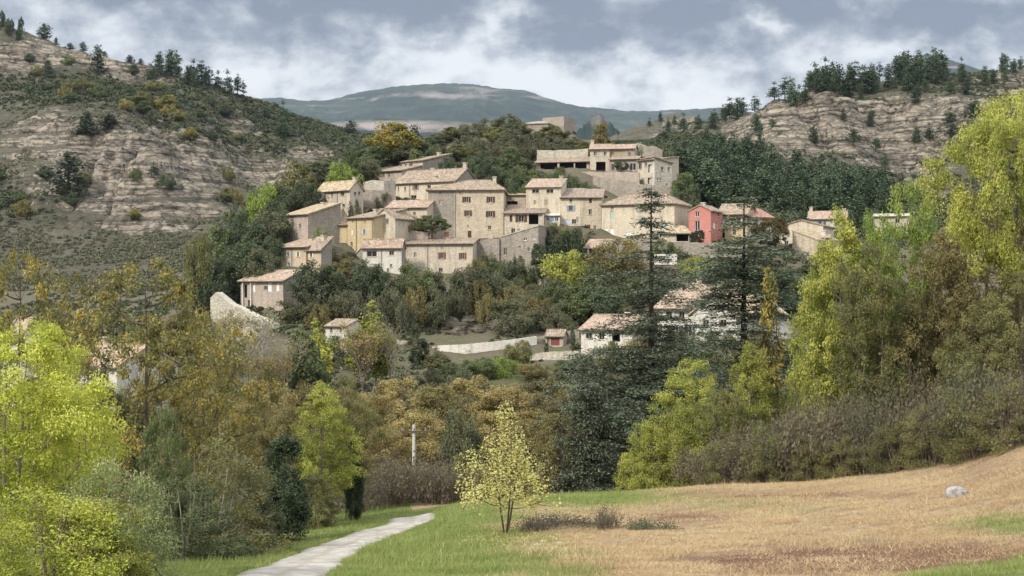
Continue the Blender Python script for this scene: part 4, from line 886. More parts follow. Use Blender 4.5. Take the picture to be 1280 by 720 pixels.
H(name='conservatory', label='small blue and white glazed conservatory at the foot of the attic house', A=(681.5, 249), B=(700, 249), side=('D', 2.6), eave=270.5, base=278.5, rise=.5, roof='sf', wall='white', rmat='white', cat='conservatory', over=.1,
  win=[(685, 274, 4.4, 5.6, 'w'), (690.5, 274, 4.4, 5.6, 'c:blue'), (696, 274, 4.4, 5.6, 'w')])
H(label='cream house with one blue shuttered window and tiny window above it', A=(701.3, 251.5), B=(725.8, 251), side=('D', 8.5), eave=247.5, base=284, rise=2.1, roof='sf', wall='cream', rmat='roofd',
  win=[(713.6, 250.6, 3.4, 5, 'd'), (713.6, 260.3, 5, 7, 's:blue'), (709, 277.5, 7, 6, 'c:ltblue'), (717.5, 277, 5.5, 6, 'd'), (722, 275, 3, 8, 'w')])
H(label='narrow greyish stone house with three small windows in one column', A=(726, 250.6), B=(752, 250.2), side=('D', 8.5), eave=247.5, base=294, rise=2.0, roof='sf', wall='tan', rmat='roofd',
  win=[(738.2, 251, 3.4, 6, 'c:brown'), (737.8, 265, 4, 7, 'd'), (736, 284.5, 4, 7, 'c:brown'), (743.7, 285, 4, 6.5, 'w')])
H(label='long cream house with white garage doors and pale green shutters', A=(752.3, 249.5), B=(843, 244), side=('D', 9), eave=255.5, base=296, rise=1.9, roof='hip', hipin=.7, wall='cream', rmat='roof',
  win=[(765.3, 259.8, 3, 3.4, 'd'), (765.2, 269, 4.6, 10, 'c:green'), (801.5, 257.5, 2, 3, 'd'), (829, 282.5, 6, 10, 'c:green'), (800, 275, 4.5, 9, 'c:green'), (757, 289.3, 6, 8, 'g:white'), (764.8, 290, 4.6, 9, 'g:white'), (767.8, 290, 2, 7, 'g:red'), (787, 292, 8, 4, 'g:white'), (813.5, 293, 4, 6, 'g:white'), (829, 258, 2, 3, 'd')])
H(name='shed', label='little tile roofed car shelter with dark opening, near the red house', A=(836, 242), B=(861.5, 241), side=('D', 5), eave=291.7, base=302, rise=1.2, roof='hip', hipin=.9, wall='tan2', rmat='roofy', cat='shed', win=[(853, 297.3, 15, 8.5, 'o')])
H(name='red_house', label='red plastered gabled house with green hedge at its front door', A=(861, 245), B=(888.5, 243), side=('R', 903, 10), eave=263.5, base=303.5, rise=.95, roof='gy', wall='red', rmat='roof', over=.3,
  win=[(871.5, 267.5, 5.4, 7.5, 'w'), (871.7, 282, 6.4, 12, 'w'), (893, 282, 3, 8, 'c:white', 'R'), (898, 268, 2.5, 5, 'd', 'R')], chim=[(.5, .3, .5)], cmat='white')
H(label='cream cottage half hidden by the cedar, adjoining the red house', A=(897, 249), B=(934, 247), side=('D', 8), eave=268, base=301, rise=1.9, roof='gx', wall='yellow', rmat='roof', win=[(908, 277, 4, 7, 's:white'), (924, 277, 4, 7, 's:white'), (903, 292, 6, 12, 'o'), (918, 290, 4, 8, 'd')])
H(label='house with bright red tile roof behind the clipped round tree', A=(934.5, 248), B=(966, 252), side=('D', 8), eave=271.5, base=300, rise=1.9, roof='gx', wall='white', rmat='roofred', win=[(945, 281, 4, 6, 'd'), (958, 281, 4, 6, 'd')], chim=[(.45, .5, .5)], cmat='white')
H(label='cream gabled house with low pitched roof, behind the blank buff barn', A=(974, 246), B=(1029, 243), side=('D', 10), eave=283, base=318, rise=1.0, roof='gy', wall='cream', rmat='roof', over=.3, win=[(983, 304, 5, 6, 'd'), (985, 290, 3, 6, 'd')])
H(name='barn', label='blank buff barn with sloping top in front of the cream gable', A=(990.6, 240), B=(1021.5, 236), side=('D', 6), eave=301, base=325, rise=1.7, roof='sl', wall='tan', rmat='roofy', cat='barn', over=.1, win=[(1000, 320, 10, 4.5, 'o')])
H(name='porch', label='small tiled porch with a white chimney at the buff barn', A=(1022, 238), B=(1037, 237.6), side=('D', 4), eave=298, base=316, rise=.6, roof='sf', wall='white', rmat='roofr', cat='porch', win=[(1030, 308, 11, 14, 'o')], chim=[(.5, .6, 1.0)], cmat='white')
H(label='white walled house with long pinkish roof at the edge of the pine wood', A=(1010, 290), B=(1058, 288), side=('D', 9), eave=274, base=290, rise=1.7, roof='gx', wall='white', rmat='roofr', win=[(1025, 280, 4, 6, 's:blue'), (1031, 280, 3, 6, 'd'), (1045, 280, 4, 5, 'd')], chim=[(.05, .5, 1.0), (.92, .5, .6)])
H(label='long white low house glimpsed between the lime green trees', A=(1092, 286), B=(1136, 284), side=('D', 8), eave=271, base=285, rise=.6, roof='gx', wall='tan2', rmat='pale', win=[(1104, 276, 6, 6, 'd'), (1122, 276, 6, 6, 'd')])
# the upper terrace
H(name='hall', label='long open fronted hall with tan roof and stone pillars, on the hilltop terrace', A=(669.5, 296), B=(737, 293), side=('D', 8), eave=203, base=214, rise=1.9, roof='sf', wall='pink', rmat='roof', cat='hall', over=.5, win=[(704, 208.6, 58, 10.5, 'o')], post=[(671, 203, 214, 3.2), (698, 203.5, 214, 2.8), (718, 203.5, 214, 1.6)])
H(label='hilltop house with reddish roof, two small windows and a dark porch', A=(737.5, 292), B=(762, 291.5), side=('D', 8), eave=186.8, base=214.5, rise=1.3, roof='gx', wall='tan2', rmat='roofr',
  win=[(744, 192, 4, 5.5, 'w'), (756.5, 192, 4, 5.5, 'w'), (751, 208, 12, 11.5, 'o'), (744, 206, 3, 7, 'g:white')], chim=[(.06, .5, .9)])
H(label='hilltop house section with plain buff upper panel and darker tile roof', A=(762.2, 292), B=(793, 291), side=('D', 7), eave=186.3, base=200, rise=1.1, roof='gx', wall='pink', rmat='roofr', win=[(787, 193, 3, 6, 'd'), (772, 191, 18, 8, 'c:tanw')])
H(label='low hilltop range with tan roof behind the terrace wall and round bush', A=(762.2, 288.5), B=(797, 287), side=('D', 4), eave=199.5, base=214.5, rise=1.0, roof='sf', wall='pink', rmat='roof', win=[(766, 209, 4, 8, 'd'), (772, 205.5, 3, 4, 'd'), (791, 208.5, 8, 8.5, 'w'), (783, 209, 3, 7, 'd')])
H(label='pale hilltop wing with balcony, standing at the cliff edge of the terrace', A=(797.2, 286), B=(818, 283), side=('D', 8), eave=200.8, base=222, rise=1.1, roof='sf', wall='tan2', rmat='roof', win=[(807, 206, 3.4, 5.5, 'w'), (800, 207.5, 4, 8, 'd'), (813, 210.5, 6, 10, 'o'), (813, 226, 7, 8, 'o')], chim=[(-.6, .6, .7)])
H(label='pale grey tower like end block of the hilltop range with small windows', A=(818.2, 282.7), B=(840, 284.5), side=('D', 8), eave=203.8, base=238, rise=1.0, roof='sl', wall='white', rmat='roof', faces={'F': 'pale'}, win=[(828, 211, 3.2, 5, 'd'), (836, 211.5, 3, 5, 'd'), (826, 224, 2, 3, 'd'), (834, 231, 3, 4, 'w'), (822, 224, 2, 4, 'd')])
H(name='castle_ruin', label='ruined square castle keep with capped roof on the hilltop', A=(651.5, 332), B=(685, 330), side=('D', 9), eave=155, base=167, rise=.9, roof='hip', wall='grey', rmat='grey', cat='ruin', over=.25)
H(name='castle_ruin', label='bare broken castle wall block beside the capped keep', A=(678, 341), B=(705, 338), side=('D', 6), eave=146.5, base=164, rise=0, roof='none', wall='grey', cat='ruin')
# villas in the valley
H(name='villa', label='big white villa with broad rosy tan roof behind the cedars', A=(822, 190), B=(905, 184), side=('D', 12), eave=384, base=425, rise=3.0, roof='gx', wall='white', rmat='roofr', cat='villa', over=.7,
  win=[(836, 394, 7, 9, 's:white'), (852, 394, 7, 9, 'd'), (870, 394, 7, 9, 's:white'), (888, 394, 7, 9, 'd'), (838, 414, 9, 14, 'o'), (860, 414, 9, 14, 'd'), (884, 413, 7, 13, 'g:wood')], chim=[(.3, .5, .8), (.7, .35, .8)])
H(name='villa', label='white gabled villa wing with ochre roof, in front of the broad roof', A=(866, 181), B=(921, 176), side=('D', 10), eave=392, base=430, rise=2.4, roof='gy', wall='white', rmat='roofy', cat='villa', over=.6, win=[(882, 404, 8, 9, 'd'), (904, 404, 8, 9, 'd'), (893, 422, 12, 14, 'o')])
H(name='villa', label='white villa with roof sloping down beside the lime yellow trees', A=(958, 178), B=(1009, 182), side=('D', 9), eave=408, base=452, rise=2.3, roof='sl', wall='white', rmat='roofy', cat='villa', over=.6, win=[(987, 426.5, 10, 7, 's:wood'), (970, 424, 6, 8, 'd'), (999, 441, 7, 9, 'd'), (975, 443, 6, 10, 'd')])
H(name='villa', label='low white house with rosy roof at the end of the lower retaining wall', A=(726.5, 196), B=(790, 192), side=('D', 9), eave=412, base=434, rise=1.8, roof='gx', wall='white', rmat='roofr', cat='house', over=.5, win=[(736, 420, 8, 7, 'd'), (752, 420, 7, 9, 's:white'), (770, 421, 10, 12, 'o')], chim=[(.62, .55, .6)], cmat='white')
H(name='garage', label='small red arched garage built against the upper garden wall', A=(682, 203.5), B=(704, 203), side=('D', 4), eave=421, base=432.5, rise=.8, roof='gx', wall='pink', rmat='roofd', cat='garage', over=.25, win=[(694, 426.8, 11, 10, 'g:red'), (685.5, 427, 3.4, 9, 'd')])
H(name='white_cottage', label='small low white cottage among bare trees below the slope', A=(407, 196), B=(433, 195), side=('D', 7), eave=408.5, base=425, nopad=True, rise=.8, roof='gx', wall='white', rmat='roof', cat='cottage', over=.3, win=[(414, 413, 3, 6, 'd'), (426, 413, 3, 6, 'd')])
H(name='white_cottage', label='white cottage seen through the gold leaved walnut tree', A=(77, 150), B=(146, 146), side=('D', 9), eave=458, base=492, nopad=True, rise=2.0, roof='gx', wall='white', rmat='roofr', cat='cottage', win=[(92, 468, 7, 9, 's:blue'), (112, 468, 7, 9, 's:blue'), (132, 470, 8, 12, 'd')], chim=[(.2, .5, .8)])
H(name='white_cottage', label='white gable with rosy roof glimpsed beside the feathery lime tree', A=(22, 158), B=(66, 160), side=('D', 9), eave=424, base=452, nopad=True, rise=2.2, roof='gy', wall='white', rmat='roofr', cat='cottage', win=[(38, 434, 5, 8, 'd'), (52, 434, 5, 8, 'd')])
# ------------------------------------------------------------------ ground first, then buildings and walls
register_pads()
build_terrain()
for h in HOUSES: build_house(h)
wall_run('retaining_wall', 'curved whitewashed retaining wall along the foot of the rocky slope', [(534, 205, 435, 454), (548, 203, 432, 456), (580, 201.5, 430.5, 452), (620, 201, 427, 449), (650, 201.5, 423.5, 444), (671, 202.5, 420.5, 437)], 'white', thick=.6)
wall_run('garden_wall', 'thin grey garden wall climbing behind the red garage', [(671, 206.2, 421, 432), (690, 206.4, 418, 431), (724, 206.8, 411.5, 430)], 'grey', thick=.3)
wall_run('retaining_wall', 'lower cream retaining wall below the red garage lawn', [(661, 195, 441, 462), (690, 193.5, 439.5, 461), (735, 192, 437.5, 459), (790, 190, 437, 456)], 'pale', thick=.6)
wall_run('terrace_wall', 'tall pinkish terrace wall under the hilltop house', [(724, 287, 214.5, 222), (740, 286, 214.8, 228), (770, 285, 215, 234), (799, 283.5, 215.3, 238)], 'pink', thick=.6)
wall_run('terrace_wall', 'rough grey stone wall below the pinkish terrace wall', [(741, 281, 219, 243), (752, 279.5, 221, 246), (775, 277, 225, 250), (800, 275, 229.5, 252), (826, 274, 233, 253), (845, 274, 235.5, 254), (866, 275, 238.5, 262)], 'grey', thick=.8)
wall_run('terrace_wall', 'pale low curved wall between the loggia house and the upper cottages', [(454, 262, 227, 238), (465, 260.5, 224.5, 238), (480, 260, 225.5, 238), (494, 262, 227, 238)], 'pale', thick=.6)
wall_run('terrace_wall', 'weathered dark stone wall with growth below the pale curved wall', [(447, 257, 236, 252), (465, 255.5, 237, 253), (495, 256, 238, 254)], 'grey', thick=.6)
wall_run('terrace_wall', 'stone terrace wall with red door under the flat topped plane tree', [(482, 244.5, 284, 302), (510, 243, 287, 302), (535, 243, 290, 302)], 'pink', thick=.5)
wall_run('terrace_wall', 'broken rubble wall between the red shuttered house and the stone cottage ruin', [(591, 242, 302, 324), (610, 241, 300, 322), (624, 240.5, 298.5, 324)], 'grey', thick=.6)
wall_run('terrace_wall', 'long grey terrace wall below the white garage doors', [(746, 239, 301, 320), (790, 238, 297.5, 322), (835, 237, 302, 330), (880, 236, 303.5, 335), (935, 236, 305, 335)], 'grey', thick=.7)
wall_run('terrace_wall', 'pale castle terrace wall behind the open fronted hall', [(671, 301, 187.5, 203), (700, 300, 187.5, 203), (735, 299, 186, 203)], 'pale', thick=.6)
wall_run('terrace_wall', 'stepped grey stone terrace behind the hilltop roofs', [(796, 302, 178, 196), (806, 301, 183, 198), (818, 300, 182.5, 200), (828, 300, 187, 205)], 'grey', thick=2.0)
wall_run('garden_wall', 'white rail wall beside the hidden road above the cedar', [(818, 226, 318, 323), (846, 225, 317, 323)], 'white', thick=.4)
wall_run('garden_wall', 'low cream wall at the foot of the lime tree', [(1040, 225, 316.5, 321), (1072, 224, 316, 321)], 'pale', thick=.4)
wall_run('garden_wall', 'small white wall stub on the brown slope under the trees', [(425, 208, 402, 408), (436, 207.5, 400, 408)], 'white', thick=.4)
wall_run('garden_wall', 'grey wall fragment beside the thin cypress', [(488, 205, 424, 430), (515, 204.5, 426, 432)], 'pale', thick=.4)
wall_run('rubble_wall', 'steep whitewashed ruin wall running down the slope behind bare trees', [(263, 220, 372, 392), (270, 219, 366, 396), (280, 217.5, 374, 399), (296, 215, 384, 409), (318, 211.5, 394, 416), (342, 208, 405, 424)], 'pale', thick=1.2)
wall_run('rubble_wall', 'second lower white ruin wall beside the steep one', [(288, 208, 396, 416), (306, 206, 404, 422), (324, 204, 411, 428)], 'pale', thick=.8)
H2 = dict(name='stone_cottage', label='ruinous grey stone cottage with blue framed windows below the porch house', A=(624.5, 241), B=(673, 238.5), side=('D', 6), eave=297, base=345, rise=1.9, roof='sr', wall='grey', rmat='pale', cat='cottage', over=.1, nopad=True,
          win=[(656.5, 297.2, 4.6, 7, 'w'), (667.5, 297, 4, 5.5, 'c:ltblue'), (631.5, 314.5, 4, 9, 'd'), (643.5, 321, 3.4, 6, 'w'), (661, 312, 3, 5, 'd'), (650, 309, 2.4, 4, 'd'), (634, 330, 3, 5, 'd')])
build_house(H2)
build_house(dict(name='garden_house', label='small open garden house with rosy tile roof beside the ivy mound', A=(731, 236), B=(760, 235), side=('D', 5), eave=310.5, base=322, rise=1.5, roof='sf', wall='pink', rmat='roofr', cat='garden house', nopad=True, win=[(743, 315, 11, 8, 'o')], post=[(735, 311, 322, 1.6)]))
build_house(dict(name='stone_pier', label='broken pale stone buttress below the blue framed cottage', A=(665, 236), B=(686, 233.5), side=('D', 3), eave=338, base=362, rise=1.3, roof='sl', wall='pale', rmat='pale', cat='buttress', nopad=True, over=.05))

# ------------------------------------------------------------------ plant prototypes
proto('round_a', gen_tree(1, 7, 6, 'round', .16, 75, 9000, (.15, .09), .16, .95, lobes=.35), 'bark', 'green')
proto('round_b', gen_tree(2, 7, 6, 'dome', .10, 80, 9000, (.15, .09), .16, .9, lobes=.4), 'bark', 'deep')
proto('round_c', gen_tree(33, 7, 5, 'egg', .12, 75, 8500, (.15, .09), .15, .85, lobes=.45), 'bark', 'dull')
proto('shrub_a', gen_tree(4, 3, 5, 'dome', .02, 55, 6000, (.11, .065), .06, .75, lobes=.4, stems=3), 'twig', 'dull')
proto('shrub_b', gen_tree(5, 3, 4, 'round', .02, 45, 5000, (.11, .065), .06, .7, lobes=.5, stems=3), 'twig', 'dull')
proto('clipped', gen_tree(6, 5, 6, 'round', .3, 90, 6000, (.14, .09), .18, .55, lobes=.08, hollow=.5), 'bark', 'clip')
proto('flat_plane', gen_tree(7, 5.2, 8, 'dome', .5, 80, 6000, (.16, .10), .2, .7, (1, 1, .55), lobes=.12), 'bark', 'green')
proto('cypress', gen_tree(8, 9, 2, 'col', .02, 70, 4000, (.16, .06), .1, .42, (1, 1, 1.6), lobes=.15), 'barkd', 'deep')
proto('poplar', gen_tree(9, 12, 4.4, 'egg', .16, 80, 6500, (.17, .1), .14, .8, (1, 1, 1.25), lobes=.4), 'barkg', 'lime')
proto('pine_a', gen_pine(11, 9, 5, 1500, (.30, .13)), 'barkd', 'pine'); proto('pine_b', gen_pine(12, 9, 4, 1000, (.28, .13), base=.3, openness=.6), 'barkd', 'pine'); proto('pine_c', gen_pine(13, 9, 5.4, 1900, (.30, .14), base=.06), 'barkd', 'pine')
proto('bare_a', gen_bare(14, 9, 7, .14, 8, 3, 900, (.09, .05)), 'twigg', 'pale'); proto('bare_b', gen_bare(15, 9, 5.5, .14, 9, 3, 2600, (.10, .06)), 'twig', 'rust')
proto('rust_a', gen_tree(16, 9, 8, 'dome', .1, 130, 26000, (.10, .055), .2, .85, lobes=.4, twigs=1), 'twig', 'rust'); proto('rust_b', gen_tree(17, 8, 7.5, 'round', .08, 120, 24000, (.10, .055), .18, .8, lobes=.5, twigs=1), 'twig', 'rust')
proto('thicket_a', gen_thicket(18, 4, 5, 46, 3000, (.08, .045)), 'twigp', 'thicket'); proto('thicket_b', gen_thicket(19, 3.6, 5, 50, 4200, (.085, .05)), 'twigp', 'thicket'); proto('thicket_c', gen_thicket(20, 4.6, 4, 40, 2600, (.08, .045)), 'twigp', 'thicket')
proto('cedar_a', gen_cedar(21, 24, [(0, 5.8, .8), (.1, 7.0, 1), (.3, 6.6, 1), (.38, 5.0, .9), (.46, 3.6, .6), (.55, 3.0, .45), (.65, 3.3, .32), (.75, 2.8, .24), (.85, 1.3, .2), (.93, .8, .2), (1, .3, .2)], 88000, .04, .95, (.075, .04)), 'barkd', 'cedar'); proto('cedar_b', gen_cedar(22, 24, [(0, 3.6, .2), (.25, 4.2, .24), (.42, 5.0, .28), (.52, 4.2, .36), (.62, 3.3, .62), (.75, 3.0, .7), (.85, 2.0, .4), (.93, 1.1, .25), (1, .3, .25)], 34000, .12, .9, (.075, .04)), 'barkd', 'cedar')
proto('small_cedar', gen_cedar(24, 6, [(0, 2.6, 1), (.5, 2.0, 1), (1, .4, .6)], 14000, .06, .4, (.08, .03)), 'barkd', 'cedar')

# ------------------------------------------------------------------ hillside pines (each its own) and scrub
def pines(n, box, label, group, hrange, keys, seed, crest_only=False, ymin=380, ymax=640, dens=None, cat='pine'):
    r = np.random.default_rng(seed); out = 0
    for i in range(n * 6):
        if out >= n: break
        px = r.uniform(box[0], box[2])
        if crest_only: x, y = crest(px); y -= r.uniform(0, box[1]); x = (px - 640) / F * y
        else:
            py = r.uniform(box[1], box[3])
            if dens is not None and not dens(px, py): continue
            x, y, _ = hit(px, py, ymin, ymax, 3.0)
        hgt = r.uniform(*hrange); plant(keys[r.integers(0, len(keys))], 'pine', x, y, hgt, hgt * (r.uniform(.34, .5) if crest_only else r.uniform(.42, .66)), label, cat, group); out += 1
AB = ['pine_a', 'pine_b', 'pine_c']
pines(15, (196, 16, 286, 0), 'tall dark pine in the clump on the bare shoulder against the sky', 'pine clump on the shoulder of the bare hill', (9, 14), AB, 1, True)
pines(3, (291, 6, 313, 0), 'slender open pine at the tip of the shoulder clump', 'slender pines at the tip of the shoulder', (8, 11), ['pine_b'], 2, True)
pines(9, (0, 14, 34, 0), 'bushy dark tree on the skyline above the pale cliff corner', 'bushes above the pale cliff corner', (5, 8), ['pine_c', 'round_b'], 3, True)
for px, hh, w in ((55, 8, 7), (70, 4, 2.6), (88, 3.5, 4), (104, 5, 4), (131, 3, 3), (162, 4, 4), (176, 3, 3)):
    x, y = crest(px); plant('pine_c', 'pine', x, y, hh, w, 'single small pine spaced along the pale cliff top', 'pine', 'small pines spaced along the pale cliff top')
for px, py, hh, w, lb in ((122, 92, 13, 7, 'broad dark pine standing out before the pale cliff band'), (60, 95, 10, 5, 'dark pine below the pale cliff corner'), (168, 95, 8, 4, 'small pine at the thin end of the cliff band'),
                          (188, 104, 9, 6, 'stout pine below the shoulder clump'), (85, 245, 16, 11, 'big dark conifer at the foot of the bare dome'), (108, 175, 9, 8, 'round dark tree on the upper edge of the bare dome'),
                          (137, 163, 5, 7, 'low dark bush crowning the bare dome'), (192, 222, 5.5, 3.6, 'lone small juniper on the bare dome face'), (354, 157, 12, 6, 'dark forked pine on the low saddle before the blue ridge'), (438, 170, 8, 7, 'dark pine on the saddle above the yellow crown'), (352, 172, 9, 6, 'dark pine just under the forked pine'), (330, 148, 6, 5, 'small pine between shoulder and saddle')):
    x, y, _ = hit(px, py, 380, 700, 2.0); plant('pine_c' if w > 6 else 'pine_a', 'pine', x, y, hh, w, lb, 'pine')
pines(60, (985, 26, 1180, 0), 'dark pine in the dense row crowning the banded cliff', 'pines crowning the banded cliff', (7.5, 12.5), AB, 4, True)
pines(16, (1196, 20, 1285, 0), 'dark pine on the crest above the lime yellow tree', 'pines on the crest above the lime yellow tree', (6, 10), AB, 5, True)
for i, px in enumerate((893, 905, 917, 929, 941, 955, 968, 978, 886, 912)):
    x, y = crest(px, 450, 640); hh = 5.5 + (i * 37 % 5); plant(AB[i % 3], 'pine', x, y - i % 3 * 5, hh, hh * .6, 'pine spaced out on the crest sloping down to the gap', 'pine', 'pines on the crest sloping down to the gap')
pines(112, (838, 168, 1140, 270), 'dark green pine in the wood under the banded cliff', 'pine wood under the banded cliff', (6.5, 10.5), ['pine_a', 'pine_c', 'pine_c'], 6, False, 300, 560, lambda px, py: py > 184 + max(0, px - 880) * .2 + (22 if px > 960 else 0) and py > 262 - (px - 830) * 1.6)
pines(34, (900, 118, 1230, 235), 'small pine clinging to the banded cliff', 'small pines clinging to the banded cliff', (4, 7.5), ['pine_a', 'pine_c'], 7, False, 380, 640)
pines(8, (800, 150, 890, 178), 'small dark pine before the pale far hill', 'small pines before the pale far hill', (5, 8), ['pine_c', 'pine_a'], 8, False, 330, 800)

def scrub(name, label, n, box, leaf, seed, size, ymin, ymax, keep, faces=40, kind='stuff'):
    r = np.random.default_rng(seed); k = n * 3
    px, yy = r.uniform(box[0], box[1], k), r.uniform(ymin, ymax, k) ; x = (px - 640) / F * yy
    z = zfun(x, yy); py = 360 - F * z / yy; rk = rockmask(px, 360 - F * zbase(x, yy) / yy)
    clump = fbm(x / 26, yy / 26, 4, seed + 5)
    ok = keep(px, py, rk, clump, r.uniform(0, 1, k)); x, yy, z = x[ok][:n], yy[ok][:n], z[ok][:n]; m = len(x)
    s = r.uniform(.55, 1.3, m) * size * (.8 + .5 * (r.uniform(0, 1, m) > .85)); c = np.stack([x, yy, z], 1)
    u = r.normal(size=(m, faces, 3)); u /= np.linalg.norm(u, axis=2)[..., None]; u[..., 2] = np.abs(u[..., 2]) * .95
    q = (c[:, None] + u * (s[:, None, None] * r.uniform(.55, 1.05, (m, faces, 1))) * np.array([1, 1, .85])).reshape(-1, 3)
    V, Fq, rd = leaves(q, size * .26, size * .17, .5, u.reshape(-1, 3), rng=r); rd = np.clip(np.repeat(r.uniform(0, 1, m), faces) * .8 + rd * .2, 0, 1)
    o = obj(name, npmesh(name, V, Fq, L[leaf], {'rnd': ('FACE', rd)})); tag(o, label, 'scrub', kind=kind); return o
scrub('scrub', 'grey brown low scrub covering the bare hillside slopes', 14000, (-90, 640), 'scrub', 31, 1.0, 345, 720, lambda px, py, rk, cl, u: (u > rk * 1.05) & (u < 3.2 * (cl - .34)))
scrub('scrub', 'dark green bushes in belts across the bare hillside', 9000, (-90, 560), 'scrubg', 32, 1.7, 345, 720, lambda px, py, rk, cl, u: (u > rk * 1.7) & ((np.exp(-((py - (88 + px * .22)) / 34) ** 2) * 1.1 + np.exp(-((py - 250) / 22) ** 2) * .7 + np.exp(-((py - (130 + px * .1)) / 30) ** 2) * (px > 180) * .8) * (cl + .35) > u))
r9 = np.random.default_rng(91)
for i in range(46):
    px = r9.uniform(-5, 300); py = 92 + px * .24 + r9.normal() * 16 if i < 32 else r9.uniform(225, 300)
    x, y, _ = hit(px, py, 380, 690, 2.5); hh = r9.uniform(3, 6)
    plant(('shrub_a', 'round_c', 'shrub_b')[i % 3], 'bush', x, y, hh, hh * r9.uniform(.9, 1.4), ('yellowing autumn bush on the bare hillside', 'green autumn bush on the bare hillside', 'olive autumn bush on the bare hillside', 'dark green thorn bush on the bare hillside')[i % 4], 'bush', ('yellowing bushes of the bare hillside', 'green bushes of the bare hillside', 'olive bushes of the bare hillside', 'thorn bushes of the bare hillside')[i % 4], leaf=('gold', 'green', 'olive', 'deep')[i % 4])
scrub('scrub', 'low scrub on the ledges of the banded cliff', 17000, (760, 1370), 'scrubg', 33, .8, 345, 680, lambda px, py, rk, cl, u: (u > rk * .85) & (u < 3.2 * (cl - .33)))
scrub('scrub', 'green undergrowth below the banded cliff', 4200, (770, 1370), 'scrubg', 34, 1.3, 300, 600, lambda px, py, rk, cl, u: (py > 165 + np.maximum(0, px - 980) * .2) & (u > rk * 1.4) & (cl > .36))
scrub('undergrowth', 'brown and green brush covering the village slope', 8500, (-90, 1150), 'scrubg', 35, .75, 188, 345, lambda px, py, rk, cl, u: (cl > .42) & ~((py > 400) & (px > 530) & (px < 790) & (u < .75)) & ~((py > 168) & (py < 345) & (px > 520) & (px < 860) & (u < .93)))
scrub('undergrowth', 'dull bramble cover on the valley floor between the trees', 5000, (-60, 1340), 'scrub', 36, .8, 92, 190, lambda px, py, rk, cl, u: (cl > .35) & ~((px > 520) & (px < 800) & (py < 485)))
# ------------------------------------------------------------------ trees of the village and its slope
def T(key, px, Y, top, w, label, leaf=None, name='tree', cat='tree', group=None, **k): return ptree(key, name, px, Y, top, w, label, cat, group, leaf, **k)
RA, RB, RC_, SA, SB = 'round_a', 'round_b', 'round_c', 'shrub_a', 'shrub_b'
# above the roofs
T(RC_, 490, 300, 151, 58, 'orange and yellow green autumn tree above the upper roofs', 'orange')
T('pine_c', 518, 302, 153, 26, 'dark conifer touching the orange autumn tree', name='pine', cat='pine')
T('pine_a', 479, 308, 152, 18, 'slim dark conifer behind the orange autumn tree', name='pine', cat='pine')
T(RA, 428, 262, 202, 34, 'bright green round tree above the loggia house', 'limegreen')
T(RC_, 437, 272, 186, 22, 'thin pale green tree behind the bright green round one', 'green')
T(SB, 800, 291, 178, 16, 'small dull bush beside the stepped stone terrace', 'deep', name='bush', cat='bush')
T(RC_, 752, 300, 150, 30, 'brownish thin crowned tree behind the reddish hilltop roof', 'brown')
T('pine_a', 772, 302, 158, 10, 'small dark conifer behind the hilltop range', name='pine', cat='pine')
T(RB, 560, 279, 192, 24, 'rounded dark evergreen next to the house with the rising roof', 'deep')
T(RB, 584, 281, 193, 25, 'second rounded dark evergreen above the long tan roof', 'deep')
T(RB, 608, 276, 199, 26, 'deep green bush tree above the tallest house', 'deep')
T(RC_, 640, 290, 182, 30, 'pale green tree at the end of the open hall', 'green')
T(RA, 655, 270, 206, 36, 'green leafy tree below the open hall', 'green')
T(SA, 690, 271, 214, 44, 'bright green hedge mass under the hall terrace', 'green', name='bush', cat='bush')
T(SA, 712, 268, 220, 46, 'dark clipped hedge below the pinkish terrace wall', 'deep', name='bush', cat='bush')
T(SA, 634, 263, 228, 38, 'dark bush filling the gap beside the attic house', 'deep', name='bush', cat='bush')
T(SB, 742, 265, 231, 28, 'low dark shrub at the corner of the rough terrace wall', 'deep', name='bush', cat='bush')
T('clipped', 777, 287, 201, 16, 'neat round bush in front of the low hilltop range', 'deep', name='bush', cat='bush', z=23.7)
r_ = np.random.default_rng(77)
for i, (px, Y, top, w) in enumerate(((545, 318, 166, 30), (565, 322, 158, 34), (588, 326, 153, 38), (612, 330, 147, 36), (632, 328, 141, 34), (648, 322, 152, 30), (668, 316, 164, 34), (690, 314, 168, 36), (712, 312, 170, 34), (728, 308, 176, 28), (600, 306, 172, 36), (630, 304, 176, 34), (660, 303, 180, 30), (572, 300, 180, 34),
                                     (548, 298, 180, 30), (640, 312, 160, 34), (700, 305, 178, 26), (620, 318, 158, 30), (676, 308, 175, 28), (585, 312, 168, 30))):
    T((RB, RC_, SA, SA)[i % 4], px, Y, top, w, 'dull olive tree in the wood on the castle hill', ('dull', 'olive', 'dull', 'scrub')[i % 4], group='wood on the castle hill')
for i, (px, Y, top, w) in enumerate(((455, 285, 186, 34), (470, 295, 178, 30), (508, 296, 180, 36), (530, 302, 176, 34), (445, 280, 196, 30), (462, 276, 196, 30), (540, 292, 184, 28), (412, 290, 195, 34), (395, 285, 200, 36), (448, 300, 178, 26), (520, 290, 186, 30))):
    T((RC_, RB)[i % 2], px, Y, top, w, 'dark green tree in the belt above the upper cottages', ('deep', 'green', 'dull')[i % 3], group='tree belt above the upper cottages')
for i, (px, Y, top, w) in enumerate(((600, 285, 205, 34), (622, 282, 204, 34), (640, 278, 210, 32), (675, 275, 212, 30), (725, 270, 224, 28), (660, 265, 226, 30), (612, 270, 220, 30), (596, 276, 212, 26), (648, 268, 216, 26), (700, 276, 208, 26), (630, 290, 192, 36), (655, 290, 196, 30), (605, 296, 188, 34))):
    T((SA, SB, RB)[i % 3], px, Y, top, w, 'green garden bush on the terraces under the castle hill', ('deep', 'green', 'deep', 'dull')[i % 4], name='bush', cat='bush', group='garden bushes under the castle hill')
